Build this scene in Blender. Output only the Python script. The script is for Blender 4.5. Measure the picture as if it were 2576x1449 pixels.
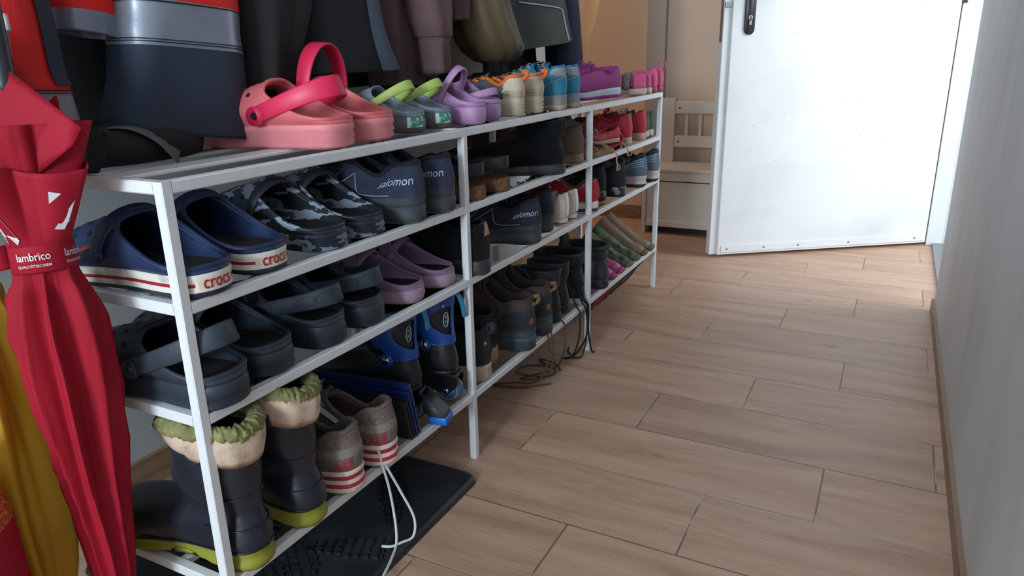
import bpy, bmesh, math, random
from mathutils import Vector, Matrix, noise
for o in list(bpy.data.objects): bpy.data.objects.remove(o, do_unlink=True)
random.seed(7)
SC = bpy.context.scene; COL = SC.collection; PI = math.pi
def V(*a): return Vector(a)
# ------------------------------------------------------------------ camera
cd = bpy.data.cameras.new('camera'); cam = bpy.data.objects.new('camera', cd); COL.objects.link(cam)
cd.sensor_width = 36; cd.lens = 1823.0/2576*36; cd.clip_start = .02
r_, u_, f_ = V(.8885,.45841,-.02066), V(-.12164,.27869,.95265), V(-.44246,.84391,-.30338)
M = Matrix((r_, u_, -f_)).transposed().to_4x4(); M.translation = V(.7243,0,.8215); cam.matrix_world = M
SC.camera = cam
vs = SC.view_settings; vs.view_transform = 'Standard'; vs.look = 'None'; vs.gamma = 1; vs.use_curve_mapping = False
vs.exposure = 0.02
# ------------------------------------------------------------------ world + lights
w = bpy.data.worlds.new('sky'); SC.world = w; w.use_nodes = True
bg = w.node_tree.nodes['Background']; bg.inputs[0].default_value = (.72,.88,1,1); bg.inputs[1].default_value = 1.1
def area(name, loc, target, sx, sy, power, col):
    l = bpy.data.lights.new(name, 'AREA'); l.shape = 'RECTANGLE'; l.size = sx; l.size_y = sy; l.energy = power; l.color = col
    o = bpy.data.objects.new(name, l); COL.objects.link(o); o.location = loc
    o.rotation_euler = (Vector(target)-Vector(loc)).to_track_quat('-Z','Y').to_euler(); return o
area('doorway_daylight', (1.9,2.75,1.35), (.5,3.2,.5), 1.3, 1.9, 36, (.90,.97,1))
area('window_daylight', (.34,-2.80,1.45), (.35,1,.2), .9, 1.1, 140, (.76,.90,1))
area('side_room_warm_fill', (-1.5,2.9,2.35), (-1.3,3.2,0), .4, .4, 11, (1,.80,.62))  # added warm fill that brightens the side room, no fixture behind it
# ------------------------------------------------------------------ materials
MC = {}
def mat(name, col, rough=.6, col2=None, nscale=30, bump=0., bscale=200, metal=0., spec=.5, mix=(.45,.65), stretch=(1,1,1), detail=3., sheen=0., third=None, kind='noise'):
    if name in MC: return MC[name]
    m = bpy.data.materials.new(name); m.use_nodes = True; nt = m.node_tree; N = nt.nodes; Lk = nt.links
    b = N['Principled BSDF']; b.inputs['Roughness'].default_value = rough; b.inputs['Metallic'].default_value = metal
    b.inputs['Specular IOR Level'].default_value = spec
    if sheen: b.inputs['Sheen Weight'].default_value = sheen
    b.inputs['Base Color'].default_value = (*col,1)
    tc = N.new('ShaderNodeTexCoord'); mp = N.new('ShaderNodeMapping'); mp.inputs['Scale'].default_value = stretch
    Lk.new(tc.outputs['Object'], mp.inputs[0])
    if col2 or third:
        if kind == 'voronoi':
            nz = N.new('ShaderNodeTexVoronoi'); nz.feature = 'DISTANCE_TO_EDGE'; nz.inputs['Scale'].default_value = nscale; out = nz.outputs['Distance']
        else:
            nz = N.new('ShaderNodeTexNoise'); nz.inputs['Scale'].default_value = nscale; nz.inputs['Detail'].default_value = detail; out = nz.outputs['Fac']
        Lk.new(mp.outputs[0], nz.inputs['Vector'])
        cr = N.new('ShaderNodeValToRGB'); e = cr.color_ramp.elements
        e[0].position = mix[0]; e[0].color = (*col,1); e[1].position = mix[1]; e[1].color = (*(col2 or col),1)
        if third:
            cr.color_ramp.interpolation = 'CONSTANT'; e[0].position = 0; e[1].position = mix[0]
            e2 = cr.color_ramp.elements.new(mix[1]); e2.color = (*third,1)
        Lk.new(out, cr.inputs[0]); Lk.new(cr.outputs[0], b.inputs['Base Color'])
    if bump:
        bn = N.new('ShaderNodeTexNoise'); bn.inputs['Scale'].default_value = bscale; bn.inputs['Detail'].default_value = 4
        Lk.new(mp.outputs[0], bn.inputs['Vector'])
        bp = N.new('ShaderNodeBump'); bp.inputs['Strength'].default_value = bump; bp.inputs['Distance'].default_value = .002
        Lk.new(bn.outputs['Fac'], bp.inputs['Height']); Lk.new(bp.outputs[0], b.inputs['Normal'])
    MC[name] = m; return m
def srgb(r,g,b):
    f = lambda c: (c/255/12.92 if c <= 10 else ((c/255+.055)/1.055)**2.4)
    return (f(r),f(g),f(b))
# ------------------------------------------------------------------ object helpers
def link(name, me, mats, parent=None, smooth=True):
    if not isinstance(mats, (list,tuple)): mats = [mats]
    for m in mats: me.materials.append(m)
    if smooth:
        for p in me.polygons: p.use_smooth = True
    o = bpy.data.objects.new(name, me); COL.objects.link(o)
    if parent: o.parent = parent
    return o
def fin(name, bm, mats, parent=None, smooth=True, normals=True):
    if normals: bmesh.ops.recalc_face_normals(bm, faces=bm.faces)
    me = bpy.data.meshes.new(name); bm.to_mesh(me); bm.free()
    return link(name, me, mats, parent, smooth)
def tag(o, label=None, cat=None, group=None, kind=None):
    if label: o['label'] = label
    if cat: o['category'] = cat
    if group: o['group'] = group
    if kind: o['kind'] = kind
    return o
def empty(name, loc=(0,0,0)):
    o = bpy.data.objects.new(name, None); COL.objects.link(o); o.location = loc; o.empty_display_size = .05; return o
def box(bm, a, b, mi=0, bev=0.):
    x0,y0,z0 = a; x1,y1,z1 = b
    v = [bm.verts.new(p) for p in ((x0,y0,z0),(x1,y0,z0),(x1,y1,z0),(x0,y1,z0),(x0,y0,z1),(x1,y0,z1),(x1,y1,z1),(x0,y1,z1))]
    fs = [bm.faces.new([v[i] for i in q]) for q in ((0,3,2,1),(4,5,6,7),(0,1,5,4),(1,2,6,5),(2,3,7,6),(3,0,4,7))]
    for f in fs: f.material_index = mi
    if bev:
        es = list({e for f in fs for e in f.edges}); r = bmesh.ops.bevel(bm, geom=es, offset=bev, segments=2, affect='EDGES', profile=.5)
        for f in r['faces']: f.material_index = mi
def cyl(bm, c, axis, r, h, n=20, mi=0, r2=None):
    axis = Vector(axis).normalized(); q = Vector((0,0,1)).rotation_difference(axis)
    ring = lambda rr, t: [bm.verts.new(Vector(c) + q @ Vector((rr*math.cos(2*PI*i/n), rr*math.sin(2*PI*i/n), t))) for i in range(n)]
    A = ring(r,0); B = ring(r if r2 is None else r2, h)
    for i in range(n):
        f = bm.faces.new((A[i],A[(i+1)%n],B[(i+1)%n],B[i])); f.material_index = mi
    bm.faces.new(A[::-1]).material_index = mi; bm.faces.new(B).material_index = mi
def loft(bm, rows, mis=None, cap0=False, cap1=False, closed=True):
    R = [[bm.verts.new(p) for p in row] for row in rows]; n = len(rows[0])
    for j in range(len(R)-1):
        for i in range(n if closed else n-1):
            f = bm.faces.new((R[j][i],R[j][(i+1)%n],R[j+1][(i+1)%n],R[j+1][i]))
            if mis: f.material_index = mis[j]
    if cap0: f = bm.faces.new(R[0][::-1]); f.material_index = mis[0] if mis else 0
    if cap1: f = bm.faces.new(R[-1]); f.material_index = mis[-1] if mis else 0
    return R
def tube(bm, pts, r, n=6, mi=0, taper=None, flat=1.):
    pts = [Vector(p) for p in pts]; rows = []
    up = Vector((.1,.2,1)).normalized(); prev = None
    for i,p in enumerate(pts):
        t = (pts[min(i+1,len(pts)-1)]-pts[max(i-1,0)])
        if t.length < 1e-9: t = Vector((0,0,1))
        t.normalize()
        a = prev if prev is not None else t.orthogonal()
        a = (a - t*a.dot(t)); a = a.normalized() if a.length > 1e-6 else t.orthogonal().normalized(); prev = a
        b = t.cross(a); rr = r*(taper[i] if taper else 1)
        rows.append([p + a*rr*math.cos(2*PI*k/n) + b*rr*flat*math.sin(2*PI*k/n) for k in range(n)])
    loft(bm, rows, [mi]*(len(rows)), True, True)
def cr(pts, n, closed=False):
    """catmull-rom through pts, n samples per span"""
    P = [Vector(p) for p in pts]; out = []; m = len(P)
    for i in range(m if closed else m-1):
        g = (lambda k: P[k % m]) if closed else (lambda k: P[max(0,min(m-1,k))])
        p0,p1,p2,p3 = g(i-1),g(i),g(i+1),g(i+2)
        for k in range(n):
            t = k/n
            out.append(.5*((2*p1)+(p2-p0)*t+(2*p0-5*p1+4*p2-p3)*t*t+(3*p1-p0-3*p2+p3)*t**3))
    if not closed: out.append(P[-1].copy())
    return out
def resample(P, n):
    d = [0]
    for a,b in zip(P,P[1:]): d.append(d[-1]+(b-a).length)
    out = []; j = 0
    for k in range(n):
        t = d[-1]*k/(n-1)
        while j < len(d)-2 and d[j+1] < t: j += 1
        s = (t-d[j])/max(1e-9,d[j+1]-d[j]); out.append(P[j].lerp(P[j+1], min(1,max(0,s))))
    return out
def ribbon(bm, path, wv, th, mi=0):
    """flat band: path points, width vectors, thickness; rounded box section"""
    rows = []
    for i,p in enumerate(path):
        t = (path[min(i+1,len(path)-1)]-path[max(i-1,0)]).normalized()
        wq = Vector(wv[i]) if isinstance(wv,list) else Vector(wv)
        wq = wq - t*wq.dot(t); hw = wq.length/2; wq.normalize(); nn = t.cross(wq)
        h = th/2
        rows.append([p+wq*a*hw+nn*b*h for a,b in ((-1,-.4),(-.85,-1),(.85,-1),(1,-.4),(1,.4),(.85,1),(-.85,1),(-1,.4))])
    loft(bm, rows, [mi]*len(rows), True, True)
def text_mesh(s, size=1., ext=0., off=.0):
    c = bpy.data.curves.new('t','FONT'); c.body = s; c.size = size; c.extrude = ext; c.offset = off; c.resolution_u = 3; c.align_x = 'CENTER'; c.align_y = 'CENTER'
    o = bpy.data.objects.new('t', c); COL.objects.link(o); bpy.context.view_layer.update()
    me = bpy.data.meshes.new_from_object(o.evaluated_get(bpy.context.evaluated_depsgraph_get()))
    bpy.data.objects.remove(o); return me
def bold(bm_me, amt): return bm_me
# ------------------------------------------------------------------ shoe generator
NS = 64                                   # samples round a foot outline
OUT_A = [(.03,.22),(.10,.31),(.22,.335),(.40,.34),(.58,.42),(.72,.50),(.85,.455),(.95,.29)]
OUT_B = [(.03,.21),(.10,.30),(.22,.315),(.40,.29),(.58,.38),(.74,.48),(.87,.43),(.96,.26)]
def outline(L, W, side, heelw=1.):
    a, b = (OUT_A, OUT_B) if side > 0 else (OUT_B, OUT_A)
    adj = lambda q: [(u, w_*(heelw + (1-heelw)*min(1,u/.6))) for u,w_ in q]
    a = adj(a); b = adj(b)
    pts = [(0,0)]+[(u,-w_) for u,w_ in a]+[(1,-.03*side)]+[(u,w_) for u,w_ in b[::-1]]
    P = cr([(u*L, v*W, 0) for u,v in pts], 12, True); k = 12*(len(a)+1)
    h1 = resample(P[:k+1], NS//2+1); h2 = resample(P[k:]+[P[0]], NS//2+1)
    return [Vector((-p.x,p.y,0)) for p in h1[:-1]+h2[:-1]]
def inset(loop, d):
    n = len(loop); out = []
    for i,p in enumerate(loop):
        t = loop[(i+1)%n]-loop[i-1]; nn = Vector((-t.y, t.x, 0)).normalized()
        out.append(p + nn*d)
    # make sure we went inward
    if sum((o.length_squared if 0 else (o-p).dot(Vector((sum(q.x for q in loop)/n,0,0))-p)) for o,p in zip(out,loop)) < 0:
        out = [p*2-o for o,p in zip(out,loop)]
    return out
def smooth(t): t = max(0,min(1,t)); return t*t*(3-2*t)
class Surf:
    def __init__(s, rows, cen): s.r = rows; s.c = cen; s.n = len(rows[0])
    def __call__(s, tau, r, off=0.):
        J = len(s.r)-1; r = max(0,min(1,r))*J; j = min(int(r),J-1); fr = r-j
        x = (tau % 1)*s.n; i = int(x); fi = x-i
        g = lambda jj,ii: s.r[jj][ii%s.n]
        p = g(j,i).lerp(g(j,i+1),fi).lerp(g(j+1,i).lerp(g(j+1,i+1),fi),fr)
        if off:
            n = (g(j,i+1)-g(j,i)).cross(g(j+1,i)-g(j,i))
            if n.length < 1e-12: n = Vector((0,0,1))
            n.normalize()
            if n.dot(p-s.c) < 0: n = -n
            p = p + n*off
        return p
def patch(bm, sf, t0, t1, r0, r1, off=.0012, nt=14, nr=4, mi=0, f=None):
    """decal following a surface; f(a,b)->(tau,r) optional warp"""
    def pt(a,b,o):
        tt,rr = (t0+(t1-t0)*a, r0+(r1-r0)*b) if f is None else f(a,b)
        return sf(tt,rr,o)
    rows = [[pt(i/nt,j/nr,off) for i in range(nt+1)] for j in range(nr+1)]
    loft(bm, rows, [mi]*len(rows), closed=False)
def surf_text(s, sf, tc, rc, wt, hr, off=.0015, flipx=True, slant=0., weight=.0, name='lettering', m=None, parent=None):
    me = text_mesh(s, 1., 0, weight); xs = [v.co.x for v in me.vertices]; ys = [v.co.y for v in me.vertices]
    W_ = max(xs)-min(xs); H_ = max(ys)-min(ys)
    bm = bmesh.new(); bm.from_mesh(me); bmesh.ops.triangulate(bm, faces=bm.faces); [bmesh.ops.subdivide_edges(bm, edges=[e for e in bm.edges if e.calc_length()>.16], cuts=1) for _ in range(3)]; bmesh.ops.triangulate(bm, faces=bm.faces)
    reps = [(0,0)]
    out = bmesh.new()
    for k,(dx,dy) in enumerate(reps):
        mp = {}
        for v in bm.verts:
            a = (v.co.x+dx)/W_; b = (v.co.y+dy)/H_
            mp[v] = out.verts.new(sf(tc-(a*wt if flipx else -a*wt), rc+(b*hr)+slant*a, off+.00012*k))
        for f in bm.faces:
            try: out.faces.new([mp[v] for v in f.verts])
            except ValueError: pass
    bm.free(); return fin(name, out, m, parent, False, False)

def make_shoe(P):
    """returns (root, dict of surfaces). local frame: heel back at origin, toe to -X, z up"""
    L = P['L']; W = P['W']; side = P.get('side',1)
    root = empty(P['name'])
    base = outline(L, W, side, P.get('heelw',1.))
    hz, fz, ts = P.get('hz',.03), P.get('fz',.022), P.get('ts',.012)
    th = lambda x: hz+(fz-hz)*smooth(-x/L*1.1)
    spring = lambda x: ts*max(0,(-x/L-.7)/.3)**2
    flare = P.get('flare',.0)
    # sole
    prof = P.get('sole', [(0,.006,0),(.12,.001,0),(.5,0,0),(.9,.001,0),(1,.003,0)])
    rows = []; mis = []
    for k,(zf,ins,mi) in enumerate(prof):
        lp = inset(base, ins)
        rows.append([Vector((p.x, p.y, spring(p.x)+th(p.x)*zf)) for p in lp]); mis.append(mi)
    arch = P.get('arch',.0)
    if arch:
        for j in (0,1):
            for p in rows[j]: p.z += arch*math.exp(-((-p.x/L-.42)/.10)**2)
    grooves = P.get('tread',0)
    if grooves:
        for p in rows[0]: p.z += grooves*(.5+.5*math.cos(p.x*2*PI/.017))
        for p in rows[1]: p.z += grooves*.6*(.5+.5*math.cos(p.x*2*PI/.017))
    bm = bmesh.new(); loft(bm, rows, mis[1:]+[mis[-1]], True, True)
    sole = fin('sole', bm, P['sole_mats'], root)
    ssf = Surf(rows, Vector((-L*.5,0,hz/2)))
    # insole
    bm = bmesh.new(); lp = inset(base, .0085)
    bm.faces.new([bm.verts.new((p.x,p.y,spring(p.x)+th(p.x)+.0035)) for p in lp])
    if P.get('insole_mat'): fin('insole', bm, P['insole_mat'], root)
    else: bm.free()
    # upper
    C0 = P['collar']; half = resample(cr([(-u*L, v*W, z) for u,v,z in C0], 8), NS//2+1)
    # parameter remap: collar sample index follows outline fraction
    tq = P.get('cpow',1.0)
    def chalf(t): 
        x = (t**tq)*(NS//2); i = min(int(x), NS//2-1); return half[i].lerp(half[i+1], x-i)
    col = []
    for i in range(NS):
        t = i/(NS/2); sgn = -1
        if t > 1: t = 2-t; sgn = 1
        c = chalf(t); col.append(Vector((c.x, c.y*sgn, c.z)))
    B = [Vector((p.x,p.y,spring(p.x)+th(p.x)*P.get('ub',.93))) for p in inset(base, P.get('uin',.003))]
    toeh = P.get('toeh',.045); bul = P.get('bulge',.006); Jn = P.get('rows',12)
    cx0 = col[NS//2]; rows = [[] for _ in range(Jn+1)]
    for i in range(NS):
        b, c = B[i], col[i]; t = i/(NS/2); t = 2-t if t > 1 else t
        wf = smooth((t-.52)/.40)
        nrm = (base[(i+1)%NS]-base[i-1]); nrm = Vector((nrm.y,-nrm.x,0)).normalized()
        if nrm.dot(base[i]-Vector((-L*.5,0,0))) < 0: nrm = -nrm
        dz = c.z-b.z
        s1 = b + nrm*bul + Vector((0,0,dz*.4)); s2 = c + nrm*bul*.8 - Vector((0,0,dz*.35))
        f1 = b + Vector((0,0,toeh*1.15)) + nrm*.002; f2 = c + (b-c)*Vector((1,1,0)).length*0 + (Vector((b.x,b.y,c.z))-c)*P.get('vamp',.5) - Vector((0,0,(c.z-b.z)*P.get('vdrop',.30)))
        p1 = s1.lerp(f1,wf); p2 = s2.lerp(f2,wf)
        for j in range(Jn+1):
            q = j/Jn; rows[j].append(b*(1-q)**3 + p1*3*q*(1-q)**2 + p2*3*q*q*(1-q) + c*q**3)
    for (zc, cu, ru, rv) in P.get('shaft',[]):
        lp = []
        for i in range(NS):
            a = 2*PI*i/NS; tilt = P.get('shaft_tilt',0.)
            lp.append(Vector((-cu*L+ru*L*math.cos(a), -rv*W*math.sin(a), zc - tilt*math.cos(a)*(zc > .1))))
        rows.append(lp)
    if P.get('shaft'):                      # smooth the columns above the ankle
        nb = len(P['shaft']); k0 = Jn
        cols = [[rows[j][i] for j in range(Jn-1, Jn+nb+1)] for i in range(NS)]
        new = [cr(c_, 4)[4:] for c_ in cols]
        rows = rows[:Jn]+[[new[i][j] for i in range(NS)] for j in range(len(new[0]))]
    wr = P.get('wrinkle',0.)
    if wr:
        sd = random.random()*50
        for j,row in enumerate(rows):
            if j < 2: continue
            for i,p in enumerate(row):
                n = noise.noise(Vector((p.x*28+sd,p.y*28,p.z*45)))+.5*noise.noise(Vector((p.x*70+sd,p.y*70,p.z*90)))
                d = Vector((p.x+L*.4,p.y,0)); d = d.normalized() if d.length > 1e-4 else Vector((0,0,1))
                row[i] = p + d*n*wr
    usf = Surf(rows, Vector((-L*.45,0,.03)))
    bm = bmesh.new(); R = loft(bm, rows, P.get('umis') and [P['umis'](j/(len(rows)-1)) for j in range(len(rows))])
    bm.normal_update()
    # orient outward (heel face must look to +X)
    hf = min(bm.faces, key=lambda f: abs(f.calc_center_median().y)+abs(f.calc_center_median().x)*1)
    if hf.normal.x < 0: bmesh.ops.reverse_faces(bm, faces=bm.faces)
    if P.get('umatf'):
        for f in bm.faces:
            c = f.calc_center_median(); f.material_index = P['umatf'](-c.x/L, c.y/W, c.z)
    upper = fin('upper', bm, P['upper_mats'], root, True, False)
    md = upper.modifiers.new('thick','SOLIDIFY'); md.thickness = P.get('thick',.005); md.offset = -1; md.use_even_offset = False
    if P.get('lin_off') is not None: md.material_offset = P['lin_off']
    # collar lining rim
    if P.get('rim'):
        bm = bmesh.new(); rr, rm = P['rim']; top = rows[-1]; cc = sum(top, Vector())/NS
        pts = [p + (cc-p).normalized()*rr*.6 for p in top]
        rws = []
        for i,p in enumerate(pts):
            t = (pts[(i+1)%NS]-pts[i-1]).normalized(); o = (top[i]-cc); o = (o-t*o.dot(t)).normalized(); q = t.cross(o)
            rws.append([p+o*rr*math.cos(2*PI*k/8)+q*rr*math.sin(2*PI*k/8) for k in range(8)])
        loft(bm, rws+[rws[0]], None); bmesh.ops.remove_doubles(bm, verts=bm.verts, dist=1e-6)
        fin('collar', bm, rm, root)
    S = dict(root=root, sole=ssf, upper=usf, rows=rows, P=P, top=rows[-1], collar=col)
    # laces + tongue
    if P.get('laces'):
        lm = P['laces']; bm = bmesh.new(); bm2 = bmesh.new(); n = P.get('nlace',5); r0,r1 = P.get('lr',(.55,.95)); dt = P.get('ldt',.085)
        ct = Jn/(len(rows)-1)
        for k in range(n):
            rr = (r0+(r1-r0)*k/(n-1))*ct; d = dt*(.75+.5*k/(n-1)); pts = []
            for q in range(9):
                a = -1+q/4; pts.append(usf(.5+a*d, rr, .0035+.0015*(1-a*a)))
            tube(bm, pts, .0021, 6, flat=.8)
            if k:
                pts = []
                for q in range(9): a = -1+q/4; pts.append(usf(.5+a*d*.9, rr-a*.35*(r1-r0)*ct/n-.5*(r1-r0)*ct/n, .003))
                tube(bm, pts, .0019, 6)
        c = usf(.5, .93*ct, .008)
        for s in (-1,1):
            if P.get('bow',1):
                tube(bm, cr([c, c+V(-.004,s*.016,.010), c+V(-.012,s*.030,.004), c+V(-.014,s*.016,-.003), c],5), .0018, 6)
                tube(bm, cr([c, c+V(-.006,s*.012,.004), c+V(-.016,s*.028,-.006), c+V(-.02,s*.036,-.016)],5), .0018, 6)
        fin('laces', bm, lm, root); bm2.free()
    if P.get('tongue'):
        tm, tl = P['tongue']; c = col[NS//2]; rws = []
        for k in range(8):
            q = k/7; ctr = c + Vector((-.035+q*.045, 0, -.020+q*(.020+tl))); hw = W*(.20+.04*q)*(1-.35*max(0,q-.75)/.25)
            rws.append([ctr+Vector((0,a*hw,-.018*a*a)) for a in [-1,-.66,-.33,0,.33,.66,1]] + [ctr+Vector((.004,a*hw*.95,-.018*a*a-.003)) for a in [1,.66,.33,0,-.33,-.66,-1]])
        bm = bmesh.new(); loft(bm, rws, None, True, True); fin('tongue', bm, tm, root)
    return S
def place(S, x, y, z, yaw=0, pitch=0, roll=0, label='', cat='shoe', group=None):
    o = S['root']; o.location = (x,y,z); o.rotation_euler = (math.radians(roll), math.radians(-pitch), math.radians(yaw))
    tag(o, label, cat, group); return o
# ---- common rubber / fabric materials
R_ = lambda n,c,**k: mat(n,c,**k)
black_foam = mat('black_foam', srgb(40,46,54), .55, srgb(62,70,80), 25, .15, 500, mix=(.4,.8))
dark_in = mat('dark_footbed', srgb(18,19,23), .8)
white_rub = mat('dirty_white_rubber', srgb(206,200,190), .6, srgb(120,106,92), 22, .2, 150, mix=(.5,.78))
black_rub = mat('black_rubber', srgb(32,35,40), .6, srgb(52,56,62), 30, .2, 200)
bootlace_black = mat('black_lace', srgb(22,22,25), .85, bump=.3, bscale=900)
# ---- clogs
def clog(name, L, W, side, up, sole_mats=None, soleprof=None, hz=.030, inst=.098, strap=None, strap_mat=None, psi=20, rivet=None, holes=True, opening=.44, heelz=.040, pu=.50, pzf=.018, hole_mat=None, arch=.0, fz=.028, wr=.0, sw=.014):
    k = L/.29
    P = dict(name='clog', L=L, W=W, side=side, hz=hz, fz=fz, ts=.012, heelw=1.20, sole=soleprof or [(0,.007,0),(.1,.002,0),(.45,0,0),(.75,0,0),(.93,.002,0),(1,.004,0)],
        sole_mats=sole_mats or [up], upper_mats=[up], insole_mat=dark_in if not strap_mat else (hole_mat or dark_in),
        collar=[(.018,0,heelz)]+[(u_*opening/.44, v_, heelz+(inst-heelz)*q_) for u_,v_,q_ in ((.05,.28,.0),(.12,.385,.03),(.22,.42,.16),(.34,.41,.44),(.42,.36,.69),(.445,.23,.91),(.442,.11,.99))]+[(opening,0,inst)],
        toeh=.019*k, vamp=.36, vdrop=.20, bulge=.004, thick=.0065*k, arch=arch, uin=.0035, rim=(.0036*k, up), wrinkle=wr, cpow=.92)
    S = make_shoe(P); root = S['root']; sf = S['upper']
    if holes:
        bm = bmesh.new(); hm = hole_mat or dark_in
        for rr,ds in ((.34,(-.05,-.017,.017,.05)),(.50,(-.085,-.045,0,.045,.085)),(.66,(-.10,-.05,0,.05,.10)),(.80,(-.11,-.055,0,.055,.11))):
            for d in ds:
                c = sf(.5+d, rr, .0006); t1 = (sf(.5+d+.01,rr,.0006)-c).normalized(); t2 = (sf(.5+d,rr+.02,.0006)-c); t2 = (t2-t1*t2.dot(t1)).normalized()
                R0 = .0042*k; vv = [bm.verts.new(c+t1*R0*math.cos(2*PI*q/10)+t2*R0*math.sin(2*PI*q/10)) for q in range(10)]; bm.faces.new(vv)
        fin('vent_holes', bm, hm, root, False)
    # pivot + strap
    pz = hz+pzf*k
    piv = {}
    for s in (-1,1):
        tau = .0
        best = None
        for i in range(NS//2):
            ii = i if s < 0 else (NS-i)%NS
            for j in range(4,11):
                p = S['rows'][j][ii]; d = abs(-p.x-pu*L)+abs(p.z-pz)
                if best is None or d < best[0]: best = (d, p, j, ii)
        piv[s] = best[1].copy()
    sm = strap_mat or up
    if strap:
        a = math.radians(psi); d = Vector((math.cos(a),0,math.sin(a))); wv = Vector((-math.sin(a),0,math.cos(a)))
        Ls = strap*L; m_ = (piv[-1]+piv[1])/2; yw = (piv[1].y-piv[-1].y)/2+.004
        pts = []
        for q in range(25):
            b = PI*q/24; yy = -math.cos(b)*yw; r = Ls*(math.sin(b)**.75 if math.sin(b)>0 else 0)
            pts.append(m_ + Vector((0,yy*(1.0),0)) + d*r)
        W_ = [wv*(sw*k*(1+.35*math.sin(PI*q/24))) for q in range(25)]
        bm = bmesh.new(); ribbon(bm, pts, W_, .0042)
        for s in (-1,1): cyl(bm, piv[s]+Vector((0,s*.0015,0)), (0,s,0), .0088*k*sw/.014, .0045, 20)
        fin('strap', bm, sm, root)
        S['strap_pts'] = pts
    for s in (-1,1):
        bm = bmesh.new(); cyl(bm, piv[s]+Vector((0,s*(.006 if strap else .001),0)), (0,s,0), .0062*k, .0022, 18, r2=.0050*k)
        fin('rivet', bm, rivet or sm, root, False)
    S['piv'] = piv
    return S
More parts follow.
